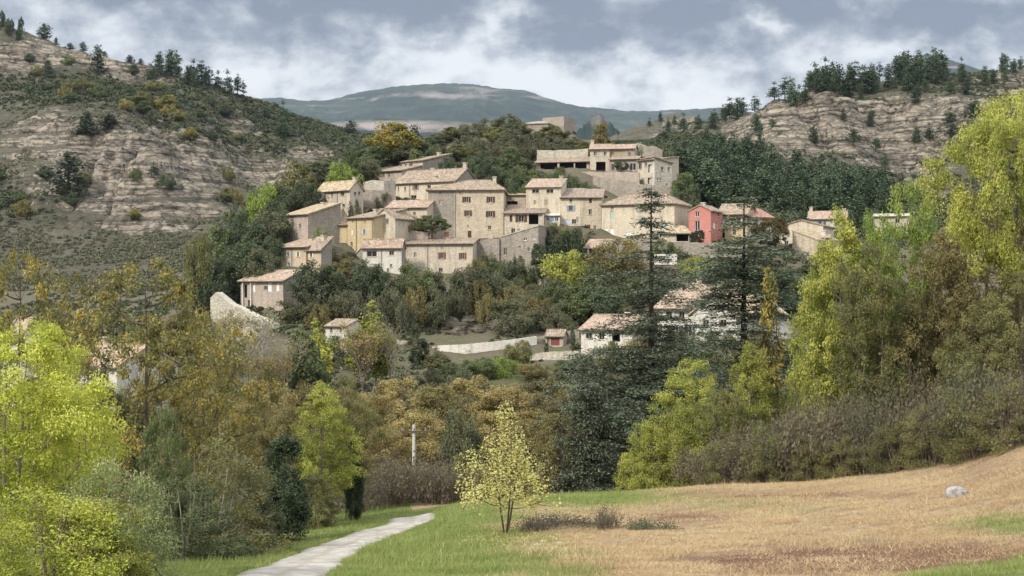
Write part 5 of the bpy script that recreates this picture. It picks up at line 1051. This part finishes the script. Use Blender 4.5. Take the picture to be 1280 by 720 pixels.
T(RB, 645, 322, 150, 36, 'dark tree half hiding the castle keep', 'dull')
T(RC_, 690, 326, 157, 40, 'low olive tree under the broken castle block', 'olive')
for i, (px, Y, top, w) in enumerate(((690, 243.5, 281, 30), (706, 243, 284, 26), (722, 242, 288, 24), (735, 243, 291, 18), (678, 237, 318, 22), (612, 238, 314, 28), (598, 237, 322, 26), (632, 236, 322, 28), (648, 236, 318, 20), (660, 235, 328, 28), (425, 233.5, 318, 26), (412, 229, 330, 24), (436, 236, 322, 18))):
    T((SA, SB)[i % 2], px, Y, top, w, 'scrubby bush growing between the house terraces', ('dull', 'green', 'brown', 'deep')[i % 4], name='bush', cat='bush', group='scrubby bushes between the house terraces')
# the wooded flank beside the village
T(RC_, 372, 262, 200, 44, 'olive brown tree topping the wooded flank of the village', 'olive')
T(RB, 385, 250, 222, 40, 'dark green dome shaped tree between flank and loggia annex', 'deep')
T(RA, 328, 250, 226, 36, 'light green tree high in the wooded flank', 'limegreen')
T(RC_, 272, 236, 278, 44, 'mid green tree low on the flank with lighter top', 'green')
T(RA, 250, 226, 288, 30, 'olive yellow tree at the outermost foot of the flank', 'olive')
for i, (px, Y, top, w) in enumerate(((300, 240, 262, 40), (318, 236, 276, 46), (335, 240, 262, 44), (345, 246, 242, 36), (310, 228, 300, 48), (330, 226, 308, 40), (290, 228, 304, 40), (345, 252, 228, 34), (320, 252, 246, 40), (300, 250, 252, 34), (270, 224, 320, 36), (365, 252, 232, 36), (340, 232, 290, 30), (355, 240, 262, 18))):
    T((RB, RC_, RA)[i % 3], px, Y, top, w, 'dark green tree in the dense wood beside the village', ('deep', 'deep', 'dull')[i % 3], group='dense wood beside the village')
# in front of the houses
T(RB, 400, 214, 323, 66, 'big dark green tree in front of the cottage row', 'deep')
T(RC_, 432, 220, 322, 26, 'brownish green tree in the dark gap by the yellow house', 'brown')
T(RB, 464, 216, 322, 50, 'dark green tree below the picture window house', 'deep')
T(RA, 520, 218, 327, 44, 'olive green tree covering the foot of the red shuttered house', 'green')
T(RC_, 545, 220, 338, 34, 'dull grey green tree below the red shutters', 'dull')
T(RA, 588, 222, 330, 46, 'spreading bent green tree below the broken rubble wall', 'dull')
T(SA, 615, 224, 338, 44, 'low green bush mass under the stone cottage ruin', 'dull', name='bush', cat='bush')
T(SA, 640, 226, 346, 34, 'low dark bush at the broken pale buttress', 'deep', name='bush', cat='bush')
T('flat_plane', 540, 243.3, 268, 40, 'flat topped bright green plane tree on the terrace before the tallest house', 'green', z=8.3)
T(SA, 520, 245.5, 270, 36, 'brown bare climbers heaped over the terrace wall', 'brown', name='bush', cat='bush', z=9.2)
T(SB, 500, 246, 273, 28, 'greyish bare climbers beside the gable ended cottage', 'scrub', name='bush', cat='bush', z=9.2)
T(SA, 443, 247, 246, 22, 'grey green bush between loggia house and yellow house', 'dull', name='bush', cat='bush')
T(SA, 402, 234, 281, 28, 'grey olive bush on the roof edge of the rough stone house', 'greygreen', name='bush', cat='bush')
T(SB, 480, 256, 236, 20, 'ivy growth hanging on the weathered dark wall', 'dull', name='bush', cat='bush')
T('clipped', 677, 234, 303, 24, 'dark egg shaped clipped evergreen by the stone cottage', 'deep')
T(SA, 716, 236.5, 283, 46, 'dark ivy covered mound under the blue shuttered house', 'ivy', name='ivy mound', cat='bush') if False else T(SA, 716, 236.5, 283, 46, 'dark ivy covered mound under the blue shuttered house', 'ivy', name='bush', cat='bush')
T(SA, 690, 245, 277, 38, 'brown green hedge below the little conservatory', 'brown', name='bush', cat='bush')
T(RA, 708, 229, 311, 50, 'bright lime green round tree below the ivy mound', 'lime')
T(RA, 772, 228, 295, 60, 'brownish olive tree before the long terrace wall', 'brown')
T(RC_, 742, 222, 332, 44, 'fresh green tree under the small garden house', 'green')
T(RB, 700, 219, 345, 46, 'mid green tree at the foot of the lime round tree', 'green')
T(RC_, 722, 214, 355, 44, 'leafy green tree above the end of the rail wall', 'green')
T(RB, 755, 214, 352, 46, 'dark green tree above the low white house', 'deep')
T(SA, 830, 236, 300, 40, 'green shrubs along the wall top beside the cedar tip', 'green', name='bush', cat='bush')
T(SA, 872, 226, 318, 40, 'yellow green shrub against the long grey wall', 'lime', name='bush', cat='bush')
T('clipped', 962, 238, 271, 42, 'clipped round russet green tree by the red roofed house')
T('clipped', 872, 240.5, 287, 16, 'square dark hedge before the red house door', 'ivy', name='hedge', cat='hedge')
T('cypress', 869.5, 256, 228, 12, 'slim dark cypress behind the red house', name='cypress', cat='cypress')
T('pine_a', 1004, 282, 252, 14, 'small conifer between the buff barn and the pinkish roof', name='pine', cat='pine')
T('pine_c', 1074, 292, 240, 24, 'grey blue conifer behind the lime yellow ash', name='pine', cat='pine')
T(RB, 848, 262, 236, 22, 'dark green bush against the end tower of the range', 'deep', name='bush', cat='bush')
T(RC_, 856, 272, 214, 30, 'pale green tree at the cliff edge past the hilltop tower', 'green')
T(SB, 835, 268, 243, 30, 'dark low hedge on top of the long cream house', 'deep', name='bush', cat='bush')
for i, (px, Y, top, w) in enumerate(((935, 226, 330, 44), (962, 222, 326, 40), (985, 220, 336, 44), (1005, 214, 346, 46), (975, 208, 364, 50), (945, 212, 352, 46), (900, 222, 340, 40), (1012, 228, 330, 34), (1030, 216, 350, 46), (860, 218, 345, 36), (830, 216, 350, 40), (800, 218, 345, 40))):
    T((RB, RC_, RA)[i % 3], px, Y, top, w, 'dark green tree on the slope between the villas and the upper houses', ('deep', 'dull', 'deep', 'green')[i % 4], group='trees between the villas and the upper houses')
for i, (px, Y, top, w) in enumerate(((600, 230, 336, 30), (622, 231, 342, 30), (648, 230, 348, 30), (668, 229, 352, 26), (690, 226, 346, 34), (610, 226, 350, 34), (640, 222, 356, 36), (665, 222, 362, 34), (590, 222, 352, 30), (412, 226, 338, 30), (425, 229, 326, 26), (435, 232, 318, 20), (448, 230, 332, 30), (650, 216, 362, 46), (672, 214, 370, 44), (630, 215, 372, 40), (690, 212, 378, 40), (655, 211, 384, 44), (610, 216, 366, 30), (700, 209, 388, 36), (635, 210, 392, 32), (545, 214, 352, 34), (520, 214, 356, 32), (490, 213, 358, 34), (505, 210, 372, 26), (570, 217, 352, 30), (600, 219, 348, 28), (425, 211, 356, 36), (445, 210, 362, 34), (380, 211, 360, 40), (400, 208, 378, 30), (360, 212, 372, 36), (470, 209, 366, 30))):
    T((SA, SB)[i % 2], px, Y, top, w, 'grey brown shrub on the rough slope below the houses', ('scrub', 'dull', 'brown', 'dull')[i % 4], name='bush', cat='bush', group='shrubs on the rough slope below the houses')
# valley trees before the slope
T('poplar', 465, 172, 374, 56, 'lime topped tree with tall bare stems below the slope', 'lime')
T('bare_b', 452, 168, 392, 60, 'leafless brown tree around the lime topped one')
T('bare_a', 488, 170, 396, 52, 'leafless greyish tree beside the thin cypress')
T('cypress', 519, 192, 403, 14, 'thin dark green cypress at the end of the whitewashed wall', 'deep', name='cypress', cat='cypress')
T('cypress', 529, 193, 424, 14, 'short dark ivy wrapped trunk beside the thin cypress', 'ivy', name='cypress', cat='cypress')
T('poplar', 394, 170, 396, 44, 'yellow tipped green tree among the bare trees', 'lime')
T(RC_, 378, 160, 408, 60, 'mid green tree under the white cottage', 'green')
T('bare_a', 362, 158, 412, 60, 'pale leafless tree with forked trunk in the tree line')
T('bare_a', 308, 150, 376, 90, 'large leafless greyish tree before the white ridge house')
T('bare_b', 282, 146, 420, 56, 'leafless brown tree with a few rusty leaves near the gold walnut')
T('bare_b', 338, 152, 426, 64, 'small russet twiggy tree between two bare trees')
T('poplar', 545, 178, 432, 34, 'grey green tree at the corner of the whitewashed wall', 'olive')
for i, (px, Y, top, w, lf) in enumerate(((563, 176, 452, 38, 'green'), (598, 178, 446, 36, 'green'), (625, 180, 444, 40, 'limegreen'), (648, 184, 424, 30, 'olive'), (580, 172, 462, 40, 'dull'), (665, 178, 452, 30, 'brown'), (690, 180, 455, 38, 'olive'), (720, 182, 446, 44, 'deep'), (540, 174, 462, 34, 'dull'))):
    T((SA, RA)[i % 2], px, Y, top, w, 'green bush in the row before the whitewashed wall', lf, name='bush', cat='bush', group='bushes before the whitewashed wall')
T('cypress', 716, 200, 405, 6, 'pencil thin cypress on the garage lawn', name='cypress', cat='cypress')
T('cypress', 683, 199, 428, 5, 'tiny clipped cypress beside the garage door', name='cypress', cat='cypress')
T(SA, 420, 190, 418, 46, 'dull bush hiding the foot of the low white cottage', 'dull', name='bush', cat='bush')
T('bare_b', 285, 190, 380, 50, 'thin leafless tree before the steep ruin wall')
T('bare_a', 328, 186, 392, 44, 'thin pale leafless tree at the low end of the ruin wall')
for i, (px, Y, top, w) in enumerate(((845, 172, 404, 40), (878, 170, 412, 44), (908, 168, 416, 44), (938, 170, 410, 40), (968, 168, 424, 44), (1000, 168, 420, 44), (765, 182, 424, 36), (800, 178, 418, 40))):
    T((SA, RA, RC_)[i % 3], px, Y, top, w, 'garden tree or bush before the white villas', ('dull', 'green', 'olive', 'brown')[i % 4], group='garden greenery before the white villas')
for i, (px, Y, top, w) in enumerate(((70, 118, 474, 60), (104, 116, 480, 60), (140, 118, 476, 60), (168, 120, 470, 50))):
    T(('rust_b', RA)[i % 2], px, Y, top, w, 'olive brown tree before the white cottage wall', ('olive', 'brown')[i % 2], group='olive brown trees before the white cottage')
# rusty hedge row across the valley
for i, (px, Y, top, w) in enumerate(((455, 124, 486, 90), (500, 128, 470, 92), (545, 126, 474, 96), (590, 130, 468, 98), (635, 127, 476, 92), (680, 131, 470, 96), (722, 126, 482, 84), (520, 112, 512, 84), (570, 110, 518, 90), (615, 112, 512, 84), (662, 111, 520, 88), (700, 108, 512, 76), (480, 108, 528, 70))):
    T(('rust_a', 'rust_b')[i % 2], px, Y, top, w, 'rusty brown oak in the hedge row crossing the valley', ('rust', 'rust', 'brown', 'rust')[i % 4] if px < 660 else 'brown', group='rusty oaks crossing the valley')
T(RA, 575, 97, 508, 44, 'dark green bush tree behind the yellow sapling', 'dull')
T(SA, 583, 93, 560, 56, 'olive bush at the foot of the rusty hedge', 'olive', name='bush', cat='bush')
for i, (px, Y, top, w) in enumerate(((470, 88, 566, 84), (520, 89, 560, 90), (560, 90, 568, 70), (440, 86, 580, 70), (500, 92, 556, 70), (545, 93, 558, 60))):
    T('thicket_' + 'abc'[i % 3], px, Y, top, w, 'dark brown bramble thicket where the track disappears', 'thicket', name='thicket', cat='bush', group='bramble thickets where the track disappears')
for i, (px, Y, top, w) in enumerate(((20, 128, 490, 110), (120, 126, 506, 90), (200, 124, 480, 110), (270, 120, 476, 100), (330, 116, 470, 92), (390, 118, 470, 84), (430, 114, 480, 70), (60, 112, 520, 110), (300, 108, 500, 80), (360, 106, 500, 70))):
    T(('rust_b', 'rust_a')[i % 2], px, Y, top, w, 'brown leaved tree in the deep belt behind the track side bushes', ('brown', 'rust', 'brown')[i % 3], group='brown belt behind the track side bushes')
for i, (px, Y, top, w) in enumerate(((10, 186, 400, 90), (60, 190, 392, 80), (120, 188, 388, 80), (180, 186, 392, 80), (230, 182, 384, 70), (265, 180, 410, 60), (150, 176, 420, 80), (90, 172, 430, 60), (30, 176, 430, 80), (210, 170, 420, 70), (-10, 180, 380, 80))):
    T((RC_, 'rust_a', RA)[i % 3], px, Y, top, w, 'olive tree of the far valley belt under the bare hillside', ('olive', 'brown', 'dull')[i % 3], group='far valley belt under the bare hillside')
for i, (px, Y, top, w) in enumerate(((1060, 186, 380, 90), (1110, 180, 390, 90), (1160, 176, 380, 90), (1210, 170, 370, 100), (1260, 165, 360, 110), (1030, 160, 440, 80), (960, 156, 460, 80), (1090, 150, 430, 90), (1150, 146, 440, 90), (910, 150, 480, 70), (860, 150, 490, 80))):
    T((RC_, RB, RA)[i % 3], px, Y, top, w, 'dull green tree deep in the belt behind the field edge', ('dull', 'olive', 'deep')[i % 3], group='deep belt behind the field edge')

# ------------------------------------------------------------------ the near trees, each of its own make
T('cedar_a', 814, 112, 232, 225, 'great blue green cedar with level tiers and half bare tip', name='cedar', cat='cedar')
T('cedar_b', 930, 128, 244, 150, 'narrower dark cedar with long arms before the white villas', name='cedar', cat='cedar')
T('small_cedar', 735, 106, 452, 90, 'low wide cedar bough mass in front of the cream retaining wall', name='cedar', cat='cedar')
T('cypress', 962, 124, 330, 26, 'yellowing slim tree behind the narrower cedar', 'gold')
proto('locust', gen_tree(60, 10, 8, 'vase', .12, 300, 60000, (.075, .03), .16, .55, (1, 1, .7), lobes=.45, droop=.12, twigs=1, stems=2), 'barkg', 'lime')
proto('ash', gen_tree(61, 13, 7, 'egg', .16, 230, 40000, (.09, .045), .15, .62, (1, 1, .8), lobes=.55, droop=.04, twigs=1), 'barkg', 'lime')
proto('ash_b', gen_tree(62, 13, 7.5, 'round', .18, 220, 38000, (.09, .045), .15, .62, (1, 1, .8), lobes=.6, droop=.04, twigs=1), 'barkg', 'limegreen')
proto('oak', gen_tree(63, 14, 13, 'dome', .12, 380, 70000, (.085, .048), .3, .68, lobes=.45, twigs=1), 'bark', 'brown')
proto('big_lime', gen_tree(64, 15, 11, 'round', .5, 300, 64000, (.085, .042), .3, .72, lobes=.4, droop=.06, twigs=1), 'bark', 'lime')
proto('walnut', gen_tree(65, 13, 12, 'round', .16, 330, 22000, (.10, .055), .26, .6, lobes=.5, twigs=2), 'bark', 'gold')
proto('lime_bush', gen_tree(66, 4.5, 5, 'dome', .04, 170, 26000, (.065, .034), .07, .42, lobes=.5, stems=4, twigs=1, droop=.04), 'twig', 'lime')
proto('pale_bush', gen_tree(67, 5, 5, 'dome', .03, 150, 26000, (.055, .028), .07, .5, lobes=.4, stems=5, twigs=3), 'twigg', 'pale')
proto('ivy_tree', gen_tree(68, 6.5, 3, 'col', .02, 90, 22000, (.06, .045), .2, .5, (1, 1, 1.2), lobes=.5), 'barkd', 'ivy')
proto('sapling', gen_tree(69, 5, 4.2, 'cone', .27, 150, 6400, (.047, .025), .04, .36, (1, 1, 1.3), lobes=.5, twigs=2, hollow=.1, stems=3, lo_limb=1.0), 'bark', 'yellow')
proto('feather_bush', gen_tree(70, 4, 3.6, 'dome', .04, 100, 17000, (.05, .023), .05, .5, lobes=.4, stems=5, twigs=2, droop=.1), 'twig', 'greygreen')
proto('dry_shrub', gen_thicket(71, 1.6, 1.2, 30, 900, (.035, .02), 2), 'twig', 'dull'); proto('low_bush', gen_thicket(72, .9, 2.4, 46, 2600, (.045, .025), 2), 'twig', 'dull')
# beside the track
T('locust', 10, 33, 380, 215, 'bright yellow green feathery locust tree at the picture edge', 'bright')
T('locust', 70, 40, 470, 150, 'lower yellow green locust spray behind the feathery locust', 'bright')
T('feather_bush', 60, 27, 596, 190, 'fresh pale green leafed shrub under the feathery locust', 'bright', name='shrub', cat='shrub')
T('feather_bush', 148, 30, 560, 130, 'pale twiggy shrub with yellowing leaves beside the fresh green one', 'greygreen', name='shrub', cat='shrub')
T('lime_bush', 115, 28, 620, 150, 'yellow leaved low shrub in the corner by the verge', 'lime', name='shrub', cat='shrub')
T('feather_bush', -20, 25, 610, 110, 'yellow green leafed shrub at the outermost corner', 'bright', name='shrub', cat='shrub')
T('walnut', 175, 66, 312, 250, 'large half bare walnut tree with gold leaves and crooked limbs', 'gold')
T('walnut', 30, 72, 300, 170, 'sparse gold and olive walnut tree behind the feathery locust', 'gold')
T('walnut', 250, 74, 385, 140, 'smaller walnut tree with orange tinted leaves', 'gold')
T('lime_bush', 205, 50, 500, 80, 'dark green bush with light leaf sprays by the walnut foot', 'green', name='shrub', cat='shrub')
T('pale_bush', 262, 54, 536, 150, 'pale buff bushy shrub along the track verge', 'olive', name='shrub', cat='shrub')
T('pale_bush', 228, 48, 590, 120, 'olive green tangle at the foot of the pale buff shrub', 'green', name='shrub', cat='shrub')
T('lime_bush', 306, 58, 596, 90, 'green hedge bush between the pale shrub and the ivy tree', 'dull', name='shrub', cat='shrub')
T('ivy_tree', 354, 62, 541, 66, 'dark ivy smothered tree beside the track verge', 'ivy')
T('ash', 402, 74, 474, 86, 'slender yellow green tree next to the ivy smothered one', 'lime')
T('ash_b', 432, 78, 468, 70, 'light olive green tree with an ivy clad trunk', 'olive')
T('ivy_tree', 443, 76, 545, 22, 'narrow ivy column at the bend of the track', 'ivy')
T('lime_bush', 392, 70, 588, 76, 'yellow green bush at the foot of the slender tree', 'olive', name='shrub', cat='shrub')
T('sapling', 632, 52.5, 497, 128, 'small yellow leaved tree standing alone on the field edge', 'yellow')
T('dry_shrub', 759, 54, 616, 44, 'bare dark twiggy shrub near the lone yellow tree', 'dull', name='shrub', cat='shrub')
T('low_bush', 818, 53, 649, 72, 'low dark juniper like bush in the straw', 'dull', name='shrub', cat='shrub')
T('low_bush', 700, 55.5, 640, 110, 'thin dry weed patch linking the yellow tree and the bare shrub', 'thicket', name='shrub', cat='shrub')
T('dry_shrub', 668, 53.5, 634, 50, 'sparse grey weed tuft at the yellow tree foot', 'thicket', name='shrub', cat='shrub')
# along the field's upper edge
T('lime_bush', 812, 90, 520, 76, 'yellow green bush nearest the great cedar on the field edge'.replace('nearest', 'touching'), 'lime', name='shrub', cat='shrub')
T('ash_b', 866, 94, 446, 92, 'lime yellow tree leaning before the great cedar', 'lime')
T('ash', 938, 92, 424, 76, 'bright lime green column tree between the two cedars', 'lime')
T('lime_bush', 850, 88, 500, 90, 'lime yellow bush under the leaning tree', 'lime', name='shrub', cat='shrub')
T('lime_bush', 905, 89, 480, 70, 'olive green bush behind the field edge thicket', 'olive', name='shrub', cat='shrub')
T('ash', 1052, 90, 252, 110, 'tall lime yellow ash with a straight pale trunk', 'lime')
T('ash_b', 1134, 90, 222, 100, 'tall fresh green ash beside the lime yellow one', 'limegreen')
T('ash', 1018, 94, 330, 60, 'slim yellow green ash at the outer side of the tall pair', 'lime')
T('ash', 1088, 93, 258, 80, 'yellow green ash standing between the tall pair', 'limegreen')
T('ash_b', 1092, 86, 300, 100, 'olive green ash filling the middle of the tall pair', 'olive')
T('big_lime', 1272, 76, 100, 165, 'huge lime yellow tree rising highest at the field corner', 'lime')
T('oak', 1232, 84, 226, 200, 'broad brown olive oak below the huge lime yellow tree', 'brown')
T('oak', 1180, 88, 300, 120, 'smaller brown olive oak beside the fresh green ash', 'brown')
T('oak', 1275, 74, 330, 150, 'low spreading olive oak at the corner of the field', 'olive')
T('ivy_tree', 1128, 90, 400, 70, 'dark ivy covered trunk between ash and oak', 'ivy')
for i, (px, Y, top, w, k) in enumerate(((890, 84, 545, 90, 'b'), (930, 82, 520, 100, 'a'), (975, 81, 500, 104, 'a'), (1020, 80, 480, 110, 'b'), (1065, 79, 490, 104, 'a'), (1110, 77, 470, 110, 'c'), (1150, 75, 470, 104, 'b'), (1195, 72, 456, 110, 'a'), (1240, 69, 440, 120, 'b'), (1285, 66, 420, 120, 'c'), (1000, 86, 470, 90, 'c'), (1085, 84, 460, 90, 'b'), (1175, 80, 440, 100, 'b'), (955, 86, 500, 80, 'c'), (1225, 75, 420, 100, 'a'))):
    T('thicket_' + k, px, Y, top, w, 'tangled purple brown thicket along the upper edge of the field', ('thicket', 'thicket', 'dull')[i % 3], name='thicket', cat='thicket', group='tangled thickets along the upper edge of the field')
for i, (px, Y, top, w) in enumerate(((905, 82, 540, 60), (960, 80, 530, 60), (1010, 78.5, 545, 50), (1055, 77.5, 540, 60), (1120, 74.5, 520, 70), (1165, 72, 500, 70), (1215, 69, 480, 80), (1262, 66, 470, 80))):
    T('feather_bush', px, Y, top, w, 'grey green leafy bush at the front of the thicket', 'olive', name='shrub', cat='shrub', group='leafy bushes at the front of the thicket')
# ------------------------------------------------------------------ rock, pole, grass, haze
def boulder(name, x, y, sx, sy, sz, m, label, cat='rock', group=None, seed=0):
    r = np.random.default_rng(seed); n1, n2 = 20, 12
    th, ph = np.meshgrid(np.linspace(0, 2 * math.pi, n1, endpoint=False), np.linspace(0, math.pi, n2)); d = np.stack([np.sin(ph) * np.cos(th), np.sin(ph) * np.sin(th), np.cos(ph)], -1)
    rad = np.ones(th.shape)
    for _ in range(14):
        q = r.normal(size=3); q /= np.linalg.norm(q); rad = np.minimum(rad, r.uniform(.62, .95) / np.maximum(d @ q, .05))
    V = d * rad[..., None] * np.array([sx, sy, sz]); idx = np.arange(n1 * n2).reshape(n2, n1)
    Q = np.stack([idx[:-1], np.roll(idx, -1, 1)[:-1], np.roll(idx, -1, 1)[1:], idx[1:]], -1).reshape(-1, 4)[:, ::-1]
    o = obj(name, npmesh(name, V.reshape(-1, 3), Q, m, None, False), None, (x, y, Zg(x, y) + sz * .3)); tag(o, label, cat, group); return o
mw, nt = mat('white_rock'); p = geopos(nt)
finish(nt, MIX(nt, RAMP(nt, NOISE(nt, p, 5, 6, .7), [(.38, 0), (.62, .9)]), (.38, .365, .34), (.15, .135, .115)), .9, NOISE(nt, p, 8, 6), .05); M['wrock'] = mw
x, y, _ = hit(1197, 622, 30, 70, .2)
boulder('boulder', x, y, .48, .36, .36, M['wrock'], 'white flat boulder lying on the mown straw field', seed=3)
for i, (px, py, s) in enumerate(((671, 683, .17), (664, 688, .12), (680, 678, .14), (690, 682, .1), (700, 680, .12))):
    a, b, _ = hit(px, py, 30, 75, .2); boulder('stone', a, b, s, s * .8, s * .4, M['pink'], 'small pale stone in the patch before the bare shrub', 'stone', 'small pale stones before the bare shrub', 10 + i)
for i, (px, py, s) in enumerate(((566, 379, 1.1), (560, 396, .8), (604, 375, 1.2), (618, 374, 1.3), (588, 405, 1.5), (620, 411, 1.7), (560, 410, 1.9), (575, 418, 1.2), (640, 405, 1.3), (575, 413, 1.4), (598, 415, 1.2))):
    a, b, _ = hit(px, py, 200, 240, .2); boulder('outcrop', a, b, s * 1.1, s * .8, s * (.5 if i < 4 else .75), M['hill'], 'pale rock outcrop on the brown slope above the whitewashed wall', 'rock', 'rock outcrops on the brown slope', 30 + i)

def utility_pole(px, Y, top_py, label):
    x = (px - 640) / F * Y; g = Zg(x, Y); z1 = (360 - top_py) / F * Y; o = empty('utility_pole', (x, Y, g)); tag(o, label, 'utility pole'); off = (x, Y, g)
    mb = MB(); mb.tube((x, Y, g - .5), (x, Y, z1), .15, .11, 10); mb.build('pole', M['pole'], o, off, True)
    mb = MB(); mb.box(np.array([x, Y, z1 - .45]), (1, 0, 0), (0, 1, 0), (0, 0, 1), -.95, .95, -.19, -.12, -.05, .05); mb.build('crossarm', M['bark'], o, off)
    for s in (-.8, 0, .8):
        mb = MB(); mb.tube((x + s, Y - .155, z1 - .4), (x + s, Y - .155, z1 - .18), .05, .035, 8); mb.build('insulator', M['sh_grey'], o, off)
M['pole'] = plain('pale_concrete', (.50, .47, .42), .85, .15)
utility_pole(517.5, 97, 531, 'pale concrete utility pole rising from the rusty hedge')

# turf and straw: nobody could count it
def blades(name, label, n, leaf, seed, fn, hgt, wid, y1=92, lean=.35):
    r = np.random.default_rng(seed); px = r.uniform(170, 1330, n * 4); y = 1 / r.uniform(1 / y1, 1 / 34, n * 4); x = (px - 640) / F * y
    w = fn(x, y); d, _ = roaddist(x, y); ok = (r.uniform(0, 1, len(x)) < w) & (d > 1.22); x, y = x[ok][:n], y[ok][:n]; m = len(x)
    z = zfun(x, y) - .01; h = hgt * r.uniform(.4, 1.4, m) * (.6 + .9 * fbm(x / 1.3, y / 1.3, 3, seed)); a = r.uniform(0, 6.28, m)
    dx, dy = np.cos(a) * wid / 2, np.sin(a) * wid / 2; ln = r.normal(size=(m, 2)) * lean * h[:, None]
    V = np.stack([np.stack([x - dx, y - dy, z], 1), np.stack([x + dx, y + dy, z], 1), np.stack([x + ln[:, 0], y + ln[:, 1], z + h], 1)], 1).reshape(-1, 3)
    o = obj(name, npmesh(name, V, np.arange(m * 3).reshape(m, 3), L[leaf], {'rnd': ('FACE', r.uniform(0, 1, m))})); tag(o, label, 'grass', kind='stuff')
blades('grass', 'green turf beside the gravel track', 230000, 'grass', 51, lambda x, y: grassmask(x, y) ** 1.2, .11, .026)
blades('dry_grass', 'mown straw stubble on the field', 260000, 'straw', 52, lambda x, y: (1 - grassmask(x, y)) * (1 - .8 * soilmask(x, y)) * sstep(.30, .6, fbm(x / 1.7, y / 1.1, 3, 77)), .085, .024, lean=1.1)

blades('dry_grass', 'taller dry weed tufts scattered over the straw', 16000, 'straw', 53, lambda x, y: (1 - grassmask(x, y)) * sstep(.60, .72, fbm(x / 2.4, y / 2.4, 3, 83)), .24, .026, lean=.5)
blades('grass', 'longer grass fringe along the track and the turf edge', 26000, 'grass', 54, lambda x, y: grassmask(x, y) * sstep(.52, .66, fbm(x / 1.8, y / 1.8, 3, 87)), .26, .028, lean=.4)
r = np.random.default_rng(95); a_ = hit(633, 672, 30, 70, .2); k = 900; xx, yy = a_[0] + r.normal(size=k) * 1.5, a_[1] + r.normal(size=k) * 1.7
V, Fq, rd = leaves(np.stack([xx, yy, zfun(xx, yy) + .05], 1), .045, .025, 2.0, rng=r)
o = obj('fallen_leaves', npmesh('fallen_leaves', V, Fq, L['yellow'], {'rnd': ('FACE', rd)})); tag(o, 'yellow leaves fallen under the small yellow tree', 'leaf litter', kind='stuff')
# the air: far things fade to blue
bm = MB(); bm.box((0, 0, 0), (1, 0, 0), (0, 1, 0), (0, 0, 1), -3600, 3600, -150, 6300, -110, 1050)
m, nt = mat('air')
v = N(nt, 'ShaderNodeVolumePrincipled', in_={'Color': (.62, .74, .92, 1), 'Density': HAZE, 'Anisotropy': .2}); N(nt, 'ShaderNodeOutputMaterial', in_={1: v.outputs[0]})
o = bm.build('haze', m); o['kind'] = 'stuff'; o['label'] = 'thin blue haze over the valley and far ridge'
